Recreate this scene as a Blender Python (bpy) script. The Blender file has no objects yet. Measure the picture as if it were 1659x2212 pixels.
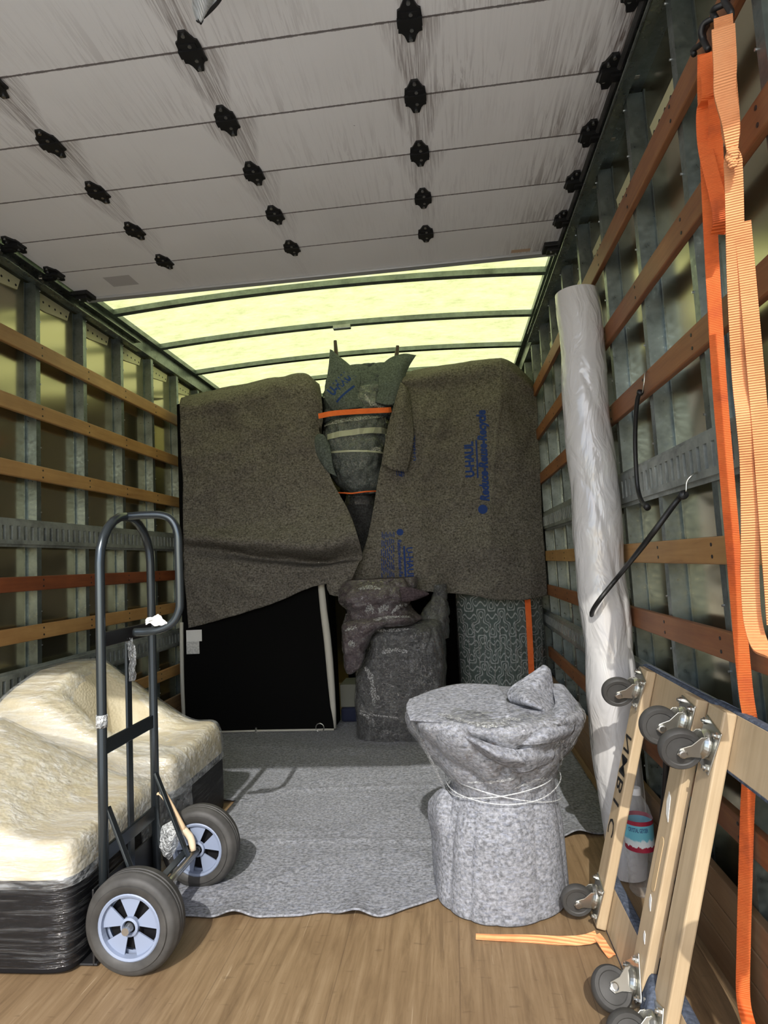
import bpy, math, random
from mathutils import Vector, Matrix, noise
random.seed(7)
SC = bpy.context.scene
COL = SC.collection
PI = math.pi

# ------------------------------------------------------------------ camera
W, H, F = 1659.0, 2212.0, 1323.0
RX = Vector((0.992836531844822, 0.10763833073002836, -0.05186145767329296))
DN = Vector((-0.06023032302068879, 0.07601268124653227, -0.9952860797170513))
FW = Vector((-0.1031888037684768, 0.9912800119276924, 0.08195125825431038))
CAM = Vector((0, 0, 1.04))
cd = bpy.data.cameras.new('camera')
cam = bpy.data.objects.new('camera', cd)
COL.objects.link(cam)
cd.sensor_fit = 'HORIZONTAL'
cd.sensor_width = 36
cd.lens = F * 36 / W
cd.clip_start = 0.02
mw = Matrix((RX, -DN, -FW)).transposed().to_4x4()
mw.translation = CAM
cam.matrix_world = mw
SC.camera = cam

# ------------------------------------------------------------------ light
wd = bpy.data.worlds.new('world')
SC.world = wd
wd.use_nodes = True
wn = wd.node_tree.nodes
sky = wn.new('ShaderNodeTexSky')
sky.sky_type = 'NISHITA'
sky.sun_disc = False
sky.sun_elevation = math.radians(40)
sky.sun_rotation = math.radians(180)
sky.air_density = 1.0
sky.dust_density = 1.5
bg = wn['Background']
wd.node_tree.links.new(sky.outputs[0], bg.inputs[0])
bg.inputs[1].default_value = 0.36
sun = bpy.data.lights.new('sun', 'SUN')
sun.energy = 3.1
sun.angle = math.radians(0.55)
sun.color = (1.0, 0.965, 0.90)
so = bpy.data.objects.new('sun', sun)
COL.objects.link(so)
SUND = Vector((-0.02, 1.2, -1.0)).normalized()
so.rotation_euler = SUND.to_track_quat('-Z', 'Y').to_euler()
so.location = (0, -6, 8)
SC.view_settings.view_transform = 'Standard'
SC.view_settings.look = 'None'
SC.view_settings.gamma = 1
SC.view_settings.use_curve_mapping = False
SC.view_settings.exposure = 0.24

# ------------------------------------------------------------------ helpers
def at(px, py, ax, v):
    """world point seen at photo pixel (px,py) lying on the plane axis=v"""
    d = RX * ((px - W / 2) / F) + DN * ((py - H / 2) / F) + FW
    t = (v - CAM[ax]) / d[ax]
    return CAM + d * t

def tag(o, label=None, cat=None, group=None, kind=None):
    if label: o['label'] = label
    if cat: o['category'] = cat
    if group: o['group'] = group
    if kind: o['kind'] = kind
    return o

def thing(name, label=None, cat=None, loc=(0, 0, 0), group=None, kind=None, rot=(0, 0, 0)):
    o = bpy.data.objects.new(name, None)
    COL.objects.link(o)
    o.location = loc
    o.rotation_euler = rot
    o.empty_display_size = 0.05
    return tag(o, label, cat, group, kind)

def copy_tree(o, parent=None):
    c = o.copy()
    COL.objects.link(c)
    if parent is not None:
        c.parent = parent
    for ch in list(o.children):
        copy_tree(ch, c)
    return c

class MB:
    def __init__(s):
        s.v = []; s.f = []
    def add(s, vs, fs):
        n = len(s.v)
        s.v += [Vector(p) for p in vs]
        s.f += [tuple(i + n for i in f) for f in fs]
        return s
    def box(s, a, b, m=None):
        (x0, y0, z0), (x1, y1, z1) = a, b
        vs = [Vector(p) for p in ((x0,y0,z0),(x1,y0,z0),(x1,y1,z0),(x0,y1,z0),(x0,y0,z1),(x1,y0,z1),(x1,y1,z1),(x0,y1,z1))]
        if m is not None: vs = [m @ p for p in vs]
        return s.add(vs, [(0,3,2,1),(4,5,6,7),(0,1,5,4),(1,2,6,5),(2,3,7,6),(3,0,4,7)])
    def beam(s, p, q, w, h, up=(0, 0, 1)):
        p = Vector(p); q = Vector(q); d = (q - p).normalized(); up = Vector(up)
        a = d.cross(up).normalized(); b = a.cross(d).normalized()
        vs = []
        for c in (p, q):
            for i, j in ((-1,-1),(1,-1),(1,1),(-1,1)):
                vs.append(c + a * (w/2*i) + b * (h/2*j))
        return s.add(vs, [(0,3,2,1),(4,5,6,7),(0,1,5,4),(1,2,6,5),(2,3,7,6),(3,0,4,7)])
    def prism(s, pts, z0, z1, m=None):
        n = len(pts)
        vs = [Vector((x, y, z0)) for x, y in pts] + [Vector((x, y, z1)) for x, y in pts]
        if m is not None: vs = [m @ p for p in vs]
        fs = [tuple(range(n - 1, -1, -1)), tuple(range(n, 2 * n))]
        fs += [(i, (i + 1) % n, n + (i + 1) % n, n + i) for i in range(n)]
        return s.add(vs, fs)
    def tube(s, path, r, seg=12, caps=True, closed=False):
        path = [Vector(p) for p in path]; n = len(path)
        rr = r if isinstance(r, (list, tuple)) else [r] * n
        vs = []; prev = None
        for i, p in enumerate(path):
            if closed: d = (path[(i+1) % n] - path[i-1]).normalized()
            else: d = (path[min(i+1, n-1)] - path[max(i-1, 0)]).normalized()
            if prev is None:
                a = d.orthogonal().normalized()
            else:
                a = (prev - d * prev.dot(d)).normalized()
            prev = a; b = d.cross(a)
            for k in range(seg):
                t = 2 * PI * k / seg
                vs.append(p + a * (math.cos(t) * rr[i]) + b * (math.sin(t) * rr[i]))
        fs = []
        m = n if closed else n - 1
        for i in range(m):
            j = (i + 1) % n
            for k in range(seg):
                l = (k + 1) % seg
                fs.append((i*seg+k, i*seg+l, j*seg+l, j*seg+k))
        if caps and not closed:
            fs.append(tuple(range(seg - 1, -1, -1)))
            fs.append(tuple((n-1)*seg + k for k in range(seg)))
        return s.add(vs, fs)
    def lathe(s, prof, axis='Z', c=(0, 0, 0), seg=32, caps=True):
        """prof: list of (radius, height)"""
        c = Vector(c); vs = []
        for r, h in prof:
            for k in range(seg):
                t = 2 * PI * k / seg
                x, y = r * math.cos(t), r * math.sin(t)
                vs.append(c + Vector({'Z': (x, y, h), 'Y': (x, h, y), 'X': (h, x, y)}[axis]))
        n = len(prof); fs = []
        for i in range(n - 1):
            for k in range(seg):
                l = (k + 1) % seg
                q = (i*seg+k, i*seg+l, (i+1)*seg+l, (i+1)*seg+k)
                fs.append(q if axis != 'Y' else q[::-1])
        if caps:
            fs.append(tuple(range(seg)) if axis == 'Y' else tuple(range(seg - 1, -1, -1)))
            e = tuple((n-1)*seg + k for k in range(seg))
            fs.append(e[::-1] if axis == 'Y' else e)
        return s.add(vs, fs)
    def grid(s, P, closed_u=False):
        nv = len(P); nu = len(P[0])
        vs = [p for row in P for p in row]; fs = []
        for i in range(nv - 1):
            for j in range(nu if closed_u else nu - 1):
                k = (j + 1) % nu
                fs.append((i*nu+j, i*nu+k, (i+1)*nu+k, (i+1)*nu+j))
        return s.add(vs, fs)
    def build(s, name, mat, parent=None, smooth=False, local=False, bevel=0, solid=0, sub=0, auto=None):
        off = Vector((0, 0, 0))
        if parent is not None and not local:
            p = parent
            while p is not None:
                off += p.location; p = p.parent
        me = bpy.data.meshes.new(name)
        me.from_pydata([tuple(v - off) for v in s.v], [], s.f)
        me.materials.append(mat)
        if smooth:
            me.polygons.foreach_set('use_smooth', [True] * len(me.polygons))
            if auto:
                import bmesh
                bm = bmesh.new(); bm.from_mesh(me)
                ca = math.radians(auto)
                for e in bm.edges:
                    if len(e.link_faces) == 2 and e.calc_face_angle(0) > ca: e.smooth = False
                bm.to_mesh(me); bm.free()
        me.update()
        o = bpy.data.objects.new(name, me)
        COL.objects.link(o)
        if parent is not None: o.parent = parent
        if bevel:
            b = o.modifiers.new('bevel', 'BEVEL'); b.width = bevel; b.segments = 2; b.limit_method = 'ANGLE'
        if solid:
            b = o.modifiers.new('solid', 'SOLIDIFY'); b.thickness = solid; b.offset = 0
        if sub:
            b = o.modifiers.new('sub', 'SUBSURF'); b.levels = sub; b.render_levels = sub
        return o

def cr(p0, p1, p2, p3, t):
    return 0.5 * ((2 * p1) + (p2 - p0) * t + (2 * p0 - 5 * p1 + 4 * p2 - p3) * t * t + (3 * p1 - p0 - 3 * p2 + p3) * t ** 3)

def spline(pts, u, closed=False):
    n = len(pts)
    if closed:
        x = (u % 1.0) * n; i = int(x); t = x - i
        return cr(pts[(i-1) % n], pts[i % n], pts[(i+1) % n], pts[(i+2) % n], t)
    x = min(max(u, 0), 1) * (n - 1); i = min(int(x), n - 2); t = x - i
    a = pts[i-1] if i > 0 else pts[0] * 2 - pts[1]
    d = pts[i+2] if i + 2 < n else pts[-1] * 2 - pts[-2]
    return cr(a, pts[i], pts[i+1], d, t)

def curve(pts, n):
    pts = [Vector(p) for p in pts]
    return [spline(pts, k / (n - 1)) for k in range(n)]

class Sheet:
    """smooth surface through a net of world points"""
    def __init__(s, rows, disp=None):
        s.rows = [[Vector(p) for p in r] for r in rows]; s.disp = disp
    def P(s, u, v):
        col = [spline(r, u) for r in s.rows]
        p = spline(col, v)
        if s.disp: p = p + s.disp(p, u, v)
        return p
    def N(s, u, v):
        e = 0.004
        a = s.P(min(u+e, 1), v) - s.P(max(u-e, 0), v)
        b = s.P(u, min(v+e, 1)) - s.P(u, max(v-e, 0))
        n = a.cross(b).normalized()
        return n if n.y < 0 else -n
    def mb(s, nu, nv):
        return MB().grid([[s.P(i / nu, j / nv) for i in range(nu + 1)] for j in range(nv + 1)])

def netpx(rows):
    """rows of (px, py, Y) -> world points"""
    return [[at(x, y, 1, Y) for x, y, Y in r] for r in rows]

def nz(p, s, seed=0, octv=3):
    return noise.fractal(Vector((p[0] * s + seed * 7.3, p[1] * s - seed * 3.1, p[2] * s + seed)), 0.7, 2.1, octv)

def ridge(p, s, seed=0):
    a = noise.noise(Vector((p[0] * s + seed * 5.7, p[1] * s + seed, p[2] * s - seed * 2.2)))
    return 1 - min(1, abs(a) * 4)

def loft(rings, nu=72, nv=60, disp=None, cap=True):
    """rings: (cx, cy, z, rx, ry, exponent)  -> closed body"""
    R = [Vector(r[:3]) for r in rings]
    Q = [Vector((r[3], r[4], r[5] if len(r) > 5 else 2)) for r in rings]
    P = []
    for j in range(nv + 1):
        v = j / nv
        c = spline(R, v); q = spline(Q, v)
        row = []
        for i in range(nu):
            t = 2 * PI * i / nu
            e = 2 / max(q.z, 1.2)
            x = abs(math.cos(t)) ** e * (1 if math.cos(t) >= 0 else -1) * max(q.x, .001)
            y = abs(math.sin(t)) ** e * (1 if math.sin(t) >= 0 else -1) * max(q.y, .001)
            p = c + Vector((x, y, 0))
            if disp:
                n = Vector((x, y, 0)); n = n.normalized() if n.length > 1e-6 else n
                p = p + n * disp(p, t, v)
            row.append(p)
        P.append(row)
    m = MB(); m.grid(P, True)
    if cap:
        n0 = len(m.v); 
        m.v.append(sum(P[0], Vector()) / nu); m.v.append(sum(P[-1], Vector()) / nu)
        for i in range(nu):
            k = (i + 1) % nu
            m.f.append((k, i, n0)); m.f.append((nv*nu+i, nv*nu+k, n0+1))
    return m

def ribbon(path, wdir, w, th=0.003, twist=None, n=60):
    """flat strap following a path; wdir = across direction (vector or fn)"""
    pts = curve(path, n); m = MB(); P = []
    for i, p in enumerate(pts):
        d = (pts[min(i+1, n-1)] - pts[max(i-1, 0)]).normalized()
        a = Vector(wdir(i / (n-1)) if callable(wdir) else wdir)
        a = (a - d * a.dot(d)).normalized(); b = a.cross(d).normalized()
        ww = w(i / (n-1)) if callable(w) else w
        P.append([p - a*ww/2 - b*th/2, p + a*ww/2 - b*th/2, p + a*ww/2 + b*th/2, p - a*ww/2 + b*th/2])
    m.grid(P, True)
    m.f.append((3, 2, 1, 0)); k = (n-1)*4; m.f.append((k, k+1, k+2, k+3))
    return m

# ------------------------------------------------------------------ materials
def mat(name, col=(.5, .5, .5), rough=.5, metal=0, spec=.5):
    m = bpy.data.materials.new(name); m.use_nodes = True
    b = m.node_tree.nodes['Principled BSDF']
    b.inputs['Base Color'].default_value = (*col, 1)
    b.inputs['Roughness'].default_value = rough
    b.inputs['Metallic'].default_value = metal
    b.inputs['Specular IOR Level'].default_value = spec
    m.diffuse_color = (*col, 1)
    return m

def N(m, t, **kw):
    n = m.node_tree.nodes.new(t)
    for k, v in kw.items():
        if k in n.inputs: n.inputs[k].default_value = v
        else: setattr(n, k, v)
    return n
def L(m, a, b): m.node_tree.links.new(a, b)
def coord(m, scale=(1, 1, 1), kind='Object'):
    c = N(m, 'ShaderNodeTexCoord'); mp = N(m, 'ShaderNodeMapping')
    mp.inputs['Scale'].default_value = scale
    L(m, c.outputs[kind], mp.inputs[0]); return mp.outputs[0]
def noi(m, vec, scale, detail=3, rough=.6, dist=0):
    n = N(m, 'ShaderNodeTexNoise'); L(m, vec, n.inputs['Vector'])
    n.inputs['Scale'].default_value = scale; n.inputs['Detail'].default_value = detail
    n.inputs['Roughness'].default_value = rough; n.inputs['Distortion'].default_value = dist
    return n.outputs[0]
def ramp(m, fac, stops):
    r = N(m, 'ShaderNodeValToRGB'); L(m, fac, r.inputs[0])
    e = r.color_ramp.elements
    while len(e) < len(stops): e.new(0.5)
    for k, (p, c) in enumerate(stops):
        e[k].position = p
        e[k].color = (*c, 1) if isinstance(c, tuple) else (c, c, c, 1)
    return r.outputs[0]
def mixc(m, fac, a, b, mode='MIX'):
    x = N(m, 'ShaderNodeMix', data_type='RGBA', blend_type=mode)
    for s, k in ((fac, 0), (a, 6), (b, 7)):
        if isinstance(s, (int, float)): x.inputs[k].default_value = s
        elif isinstance(s, tuple): x.inputs[k].default_value = (*s, 1)
        else: L(m, s, x.inputs[k])
    return x.outputs[2]
def math_(m, op, a, b=0.0):
    x = N(m, 'ShaderNodeMath', operation=op)
    for s, k in ((a, 0), (b, 1)):
        if isinstance(s, (int, float)): x.inputs[k].default_value = s
        else: L(m, s, x.inputs[k])
    return x.outputs[0]
def bump(m, h, strength=.3, dist=.01):
    b = N(m, 'ShaderNodeBump'); b.inputs['Strength'].default_value = strength
    b.inputs['Distance'].default_value = dist; L(m, h, b.inputs['Height'])
    L(m, b.outputs[0], m.node_tree.nodes['Principled BSDF'].inputs['Normal'])
def setc(m, c): L(m, c, m.node_tree.nodes['Principled BSDF'].inputs['Base Color'])
def setr(m, c): L(m, c, m.node_tree.nodes['Principled BSDF'].inputs['Roughness'])

def wood(name, a, b, dark, axis=1, gscale=1.0, rough=.5):
    m = mat(name, a, rough)
    sc = [22, 22, 22]; sc[axis] = 1.3
    v = coord(m, tuple(s * gscale for s in sc))
    n1 = noi(m, v, 2.2, 5, .65, .6)
    c = ramp(m, n1, [(.3, a), (.62, b), (.8, dark)])
    v2 = coord(m, (3, 3, 3)); n2 = noi(m, v2, 1.5, 3)
    c = mixc(m, ramp(m, n2, [(.35, 0.0), (.75, .55)]), c, dark)
    setc(m, c); bump(m, n1, .15, .004)
    return m

def felt(name, base, speck=.6, sc=1.0):
    """recycled-fibre felt: grey with short light, dark and bluish fibres"""
    m = mat(name, base, .95, spec=.1)
    v = coord(m); b = Vector(base)
    n1 = noi(m, v, 95 * sc, 2, .6)
    c = ramp(m, n1, [(.32, tuple(b * (1 - speck * .7))), (.5, tuple(b)), (.68, tuple(b * (1 + speck * .7)))])
    for k, (rx, rz) in enumerate(((.6, .5), (-.9, 1.3), (1.9, .2))):
        mp = N(m, 'ShaderNodeMapping'); mp.inputs['Rotation'].default_value = (rx, .7 * rz, rz)
        mp.inputs['Scale'].default_value = (42 * sc, 150 * sc, 150 * sc); L(m, v, mp.inputs[0])
        nk = noi(m, mp.outputs[0], 1.0, 2, .5)
        colk = [tuple(b * (1 - speck * 1.15)), tuple(Vector((b.x * (1 + speck), b.y * (1 + speck * 1.1), b.z * (1 + speck * 1.35)))), tuple(Vector((b.x * .75, b.y * .8, b.z * .95)))][k]
        c = mixc(m, ramp(m, nk, [(.55, 0.0), (.68, .5)]), c, colk)
    n3 = noi(m, v, 2.5, 3)
    c = mixc(m, ramp(m, n3, [(.35, 0.0), (.7, .22)]), c, tuple(b * .65))
    setc(m, c)
    bump(m, n1, .2, .003)
    return m

def galv(name, col=(.42, .46, .47), rough=.42, metal=.75):
    m = mat(name, col, rough, metal)
    v = coord(m)
    n = noi(m, v, 9, 4, .7); n2 = noi(m, v, 60, 2)
    b = Vector(col)
    c = ramp(m, n, [(.3, tuple(b * .55)), (.55, tuple(b)), (.75, tuple(b * 1.25))])
    setc(m, c)
    setr(m, ramp(m, n2, [(.3, rough - .08), (.7, rough + .15)]))
    return m

def film(name, lo=.03, hi=.25, scale=(6, 6, 1.5), tint=(.90, .93, .93), rough=.10, bstr=.5, dens=.5, gl=.30):
    """clear plastic film: see-through, with faint milky streaks and sharp glints on its wrinkles"""
    m = mat(name, tint, .35, 0, .5)
    nt = m.node_tree; pb = nt.nodes['Principled BSDF']; out = nt.nodes['Material Output']
    v = coord(m, scale)
    n = noi(m, v, 4, 4, .65, .35)
    fac = ramp(m, n, [(dens - .10, lo), (dens + .18, hi)])
    tr = N(m, 'ShaderNodeBsdfTransparent'); mx = N(m, 'ShaderNodeMixShader')
    L(m, fac, mx.inputs[0]); L(m, tr.outputs[0], mx.inputs[1]); L(m, pb.outputs[0], mx.inputs[2])
    v2 = coord(m, tuple(q * 1.6 for q in scale)); n2 = noi(m, v2, 4, 3, .5, .3)
    bump(m, n2, bstr, .02)
    bn = [x for x in nt.nodes if x.type == 'BUMP'][0]
    g = N(m, 'ShaderNodeBsdfGlossy'); g.inputs['Roughness'].default_value = rough; L(m, bn.outputs[0], g.inputs['Normal'])
    lw = N(m, 'ShaderNodeLayerWeight'); lw.inputs[0].default_value = .25; L(m, bn.outputs[0], lw.inputs['Normal'])
    mx2 = N(m, 'ShaderNodeMixShader'); L(m, ramp(m, lw.outputs['Facing'], [(.1, .03), (.95, gl)]), mx2.inputs[0])
    L(m, mx.outputs[0], mx2.inputs[1]); L(m, g.outputs[0], mx2.inputs[2]); L(m, mx2.outputs[0], out.inputs[0])
    return m

M = {}
M['panel'] = mat('wall_panel', (.44, .40, .27), .15, .92)
v = coord(M['panel'], (1, 1, .25)); n = noi(M['panel'], v, 1.2, 1)
setc(M['panel'], ramp(M['panel'], n, [(.3, (.41, .37, .245)), (.7, (.48, .44, .30))]))
setr(M['panel'], ramp(M['panel'], n, [(.3, .13), (.7, .20)]))
bump(M['panel'], n, .05, .02)
M['stud'] = galv('galvanised_steel', (.215, .25, .24), .34, .8)
M['track'] = galv('track_steel', (.36, .385, .36), .36, .55)
M['door_track'] = galv('door_track_steel', (.22, .245, .23), .3, .9)
M['rail'] = mat('grey_aluminium', (.50, .51, .50), .45, .4)
M['slat'] = wood('slat_wood', (.47, .275, .105), (.38, .205, .07), (.22, .10, .035))
M['slat_red'] = wood('slat_wood_red', (.26, .075, .025), (.19, .05, .018), (.09, .025, .01))
M['slat_dark'] = wood('slat_wood_brown', (.30, .125, .045), (.22, .08, .03), (.10, .035, .015))
M['kick'] = wood('kick_board_wood', (.30, .19, .10), (.22, .13, .065), (.11, .06, .03))

m = M['floor'] = mat('floor_wood', (.3, .2, .1), .6)
v = coord(m, (14, 1.0, 1)); n1 = noi(m, v, 3, 6, .7, .5)
c = ramp(m, n1, [(.25, (.10, .062, .03)), (.5, (.225, .15, .078)), (.72, (.31, .22, .125))])
v2 = coord(m, (1, 1, 1)); n2 = noi(m, v2, 3.2, 4, .6)
c = mixc(m, ramp(m, n2, [(.35, 0.0), (.7, .55)]), c, (.15, .092, .045))
v3 = coord(m, (70, 2.2, 1)); n3 = noi(m, v3, 1.5, 3, .6, .8)
c = mixc(m, ramp(m, n3, [(.68, 0.0), (.74, .55)]), c, (.48, .38, .25))
v4 = coord(m, (9, 30, 1)); n4 = noi(m, v4, 2, 2, .5)
c = mixc(m, ramp(m, n4, [(.66, 0.0), (.72, .4)]), c, (.10, .06, .03))
sx = N(m, 'ShaderNodeSeparateXYZ'); L(m, coord(m), sx.inputs[0])
g = math_(m, 'PINGPONG', math_(m, 'ADD', sx.outputs[0], 5.0), .155)
c = mixc(m, math_(m, 'MULTIPLY', math_(m, 'LESS_THAN', g, .0012), .5), c, (.09, .055, .03))
setc(m, c); bump(m, n1, .12, .003)

# roof: translucent yellowed fibreglass sheet
m = M['roof'] = mat('fibreglass_roof', (.8, .8, .5), .6)
nt = m.node_tree; pb = nt.nodes['Principled BSDF']; out = nt.nodes['Material Output']
v = coord(m, (1, 1.9, 1)); n = noi(m, v, 7.5, 6, .8)
col = ramp(m, n, [(.28, (.50, .48, .175)), (.45, (.66, .64, .265)), (.58, (.72, .705, .32)), (.72, (.82, .80, .41))])
tl = N(m, 'ShaderNodeBsdfTranslucent'); df = N(m, 'ShaderNodeBsdfDiffuse'); mx = N(m, 'ShaderNodeMixShader')
L(m, col, tl.inputs[0]); L(m, col, df.inputs[0]); mx.inputs[0].default_value = .22
L(m, tl.outputs[0], mx.inputs[1]); L(m, df.outputs[0], mx.inputs[2]); L(m, mx.outputs[0], out.inputs[0])

# overhead door: off-white with dirt streaks trailing from seams and hinges
m = M['door'] = mat('painted_door_panel', (.86, .84, .80), .5)
v0 = coord(m, kind='Object'); sp = N(m, 'ShaderNodeSeparateXYZ'); L(m, v0, sp.inputs[0])
X, Y = sp.outputs[0], sp.outputs[1]
SEAM0 = 1.528; PIT = 0.272
ph = math_(m, 'FRACT', math_(m, 'DIVIDE', math_(m, 'SUBTRACT', Y, SEAM0 - PIT * 6), PIT))   # 0 just past a seam .. 1 at the next
vs = coord(m, (60, 3.2, 1)); ns = noi(m, vs, 1.2, 4, .7, 1.0)
vb = coord(m, (1.6, 1.2, 1)); nb = noi(m, vb, 1.5, 3, .6)
st = ramp(m, ns, [(.49, 0.0), (.60, 1.0)])
near = ramp(m, ph, [(.15, .12), (.95, .75)])
area = ramp(m, nb, [(.38, .05), (.62, .9)])
right = ramp(m, math_(m, 'ADD', math_(m, 'MULTIPLY', X, .5), .55), [(.35, .35), (.85, 1.0)])
fade = ramp(m, math_(m, 'DIVIDE', Y, 3.0), [(.62, 1.0), (.88, .12)])
s1 = math_(m, 'MULTIPLY', math_(m, 'MULTIPLY', st, near), math_(m, 'MULTIPLY', area, math_(m, 'MULTIPLY', right, fade)))
# hinge columns: X = -.625 + k*.605
hx = math_(m, 'ABSOLUTE', math_(m, 'SUBTRACT', math_(m, 'FRACT', math_(m, 'ADD', math_(m, 'DIVIDE', math_(m, 'ADD', X, .625), .605), 10.5)), .5))
cone = math_(m, 'SUBTRACT', 1.0, math_(m, 'DIVIDE', hx, math_(m, 'ADD', math_(m, 'MULTIPLY', math_(m, 'SUBTRACT', 1.0, ph), .14), .03)))
cone = math_(m, 'MAXIMUM', cone, 0.0)
vs2 = coord(m, (110, 3, 1)); ns2 = noi(m, vs2, 1.1, 4, .7, 1.5)
s2 = math_(m, 'MULTIPLY', math_(m, 'MULTIPLY', ramp(m, cone, [(0.0, 0.0), (.3, .8), (1.0, 1.0)]), ramp(m, ns2, [(.42, .06), (.62, 1.0)])), math_(m, 'MULTIPLY', fade, .8))
edge = ramp(m, X, [(.30, 0.0), (.50, .55)])
s3 = math_(m, 'MULTIPLY', math_(m, 'MULTIPLY', edge, ramp(m, ns, [(.42, .1), (.58, 1.0)])), near)
base = ramp(m, noi(m, v0, 2.0, 2), [(.3, (.82, .805, .765)), (.7, (.88, .865, .83))])
tot = math_(m, 'MINIMUM', math_(m, 'ADD', math_(m, 'MULTIPLY', s1, 1.1), math_(m, 'ADD', math_(m, 'MULTIPLY', s2, .85), math_(m, 'MULTIPLY', s3, 1.3))), .93)
c = mixc(m, tot, base, (.13, .085, .06))
sd = math_(m, 'MINIMUM', ph, math_(m, 'SUBTRACT', 1.0, ph))
nn = noi(m, coord(m, (30, 10, 1)), 2, 4, .8)
sl = math_(m, 'MULTIPLY', math_(m, 'LESS_THAN', sd, math_(m, 'MULTIPLY', nn, .028)), math_(m, 'LESS_THAN', Y, 2.70))
c = mixc(m, math_(m, 'MULTIPLY', sl, .8), c, (.10, .07, .055))
spk = noi(m, coord(m, (40, 90, 1)), 1.0, 2)
c = mixc(m, ramp(m, spk, [(.80, 0.0), (.83, .7)]), c, (.06, .05, .045))
setc(m, c)

M['black_metal'] = mat('black_painted_metal', (.012, .012, .013), .45, .0)
M['hinge'] = mat('black_hinge_steel', (.008, .008, .008), .5)
M['bolt'] = mat('zinc_bolt', (.6, .6, .58), .3, 1)
M['zinc'] = mat('zinc_plated_steel', (.52, .51, .46), .30, .95)
M['tube'] = mat('gunmetal_tube', (.06, .072, .08), .25, .7)
M['rubber'] = mat('black_rubber', (.035, .034, .032), .6)
m = M['rubber']; n = noi(m, coord(m), 14, 3); setc(m, ramp(m, n, [(.35, (.028, .027, .025)), (.7, (.06, .058, .054))]))
M['rim'] = mat('grey_plastic_rim', (.21, .25, .34), .5)
M['black_film_base'] = mat('black_fabric', (.006, .006, .007), .6, spec=.2)
M['black_cloth'] = mat('black_lining', (.004, .004, .004), .95, spec=.05)
M['white_trim'] = mat('off_white_edge', (.42, .41, .36), .7)
M['paper'] = mat('white_paper', (.6, .6, .58), .8)
M['rug'] = felt('light_grey_felt', (.215, .222, .240), .66)
M['felt_b'] = felt('brown_grey_felt', (.115, .106, .090), .8)
M['felt_g'] = felt('blue_grey_felt', (.085, .10, .095), .6)
M['felt_d'] = felt('dark_grey_felt', (.055, .056, .056), .6)
M['felt_p'] = felt('mauve_grey_felt', (.065, .050, .055), .6)
M['ink'] = mat('blue_ink', (.022, .045, .16), .9, spec=.1)
M['orange'] = mat('orange_webbing', (.80, .145, .02), .75)
m = M['orange']; v = coord(m); w = N(m, 'ShaderNodeTexWave', bands_direction='Z'); L(m, v, w.inputs[0]); w.inputs['Scale'].default_value = 90
n = noi(m, v, 7, 4, .7); setc(m, ramp(m, n, [(.25, (.42, .07, .015)), (.45, (.78, .135, .02)), (.8, (.88, .20, .04))])); bump(m, w.outputs[1], .5, .003)
M['orange_pale'] = mat('faded_orange_webbing', (.85, .36, .14), .8)
m = M['orange_pale']; v = coord(m); w = N(m, 'ShaderNodeTexWave', bands_direction='Z'); L(m, v, w.inputs[0]); w.inputs['Scale'].default_value = 70
n = noi(m, v, 6, 4, .7); c = ramp(m, n, [(.22, (.5, .17, .06)), (.42, (.80, .31, .12)), (.8, (.95, .45, .20))])
c = mixc(m, ramp(m, w.outputs[1], [(.3, .3), (.6, 0.0)]), c, (.6, .19, .05)); setc(m, c); bump(m, w.outputs[1], .8, .003)
M['dolly_wood'] = wood('pale_hardwood', (.56, .43, .27), (.45, .335, .20), (.27, .19, .11), axis=2, gscale=.8)
M['dolly_carpet'] = felt('blue_grey_carpet', (.085, .10, .13), .5)
M['roll'] = mat('plastic_sheeting', (.50, .49, .48), .2, 0, .6)
m = M['roll']; v = coord(m, (9, 9, 4)); n = noi(m, v, 1.6, 3, .5, 1.0); bump(m, n, .45, .03)
m.node_tree.nodes['Principled BSDF'].inputs['Coat Weight'].default_value = .4
m.node_tree.nodes['Principled BSDF'].inputs['Coat Roughness'].default_value = .12
M['roll_core'] = mat('cardboard_core', (.45, .33, .2), .8)
m = M['cream'] = mat('cream_upholstery', (.70, .62, .45), .85, spec=.2)
v = coord(m); vo = N(m, 'ShaderNodeTexVoronoi'); L(m, v, vo.inputs['Vector']); vo.inputs['Scale'].default_value = 95
bump(m, vo.outputs[0], .35, .004); n = noi(m, v, 4, 4, .6, 1); setc(m, ramp(m, n, [(.3, (.44, .38, .25)), (.65, (.55, .495, .36))]))
M['film'] = film('clear_wrap_film', .01, .12, (7, 7, 5), bstr=1.0, dens=.58, gl=.75, rough=.05)
M['film_sofa'] = film('stretch_film', .03, .36, (1.6, 5.5, 9), bstr=.7, dens=.50, rough=.12, gl=.45)
M['film_dark'] = film('stretch_film_on_black', .0, .10, (1.2, 1.6, 24), bstr=.8, dens=.60, rough=.12, gl=.12)
M['film_vert'] = film('vertical_stretch_film', .01, .16, (30, 30, 1.0), bstr=1.0, dens=.56, rough=.08, gl=.8)
M['bag'] = film('crumpled_plastic_bag', .25, .85, (20, 20, 20), bstr=1.0, dens=.45, rough=.1)
M['tie'] = mat('rubber_tie', (.008, .008, .008), .5)
M['bamboo'] = mat('split_bamboo', (.72, .52, .32), .6)
M['cardboard_pale'] = mat('pale_box', (.14, .145, .12), .8)
M['navy'] = mat('navy_cloth', (.008, .012, .035), .9)
M['chair_leg'] = mat('dark_brown_leg', (.035, .015, .01), .4)
m = M['ground'] = mat('concrete', (.6, .59, .56), .9)
setc(m, ramp(m, noi(m, coord(m), 1.5, 5), [(.3, (.60, .575, .52)), (.7, (.68, .655, .60))]))

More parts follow.
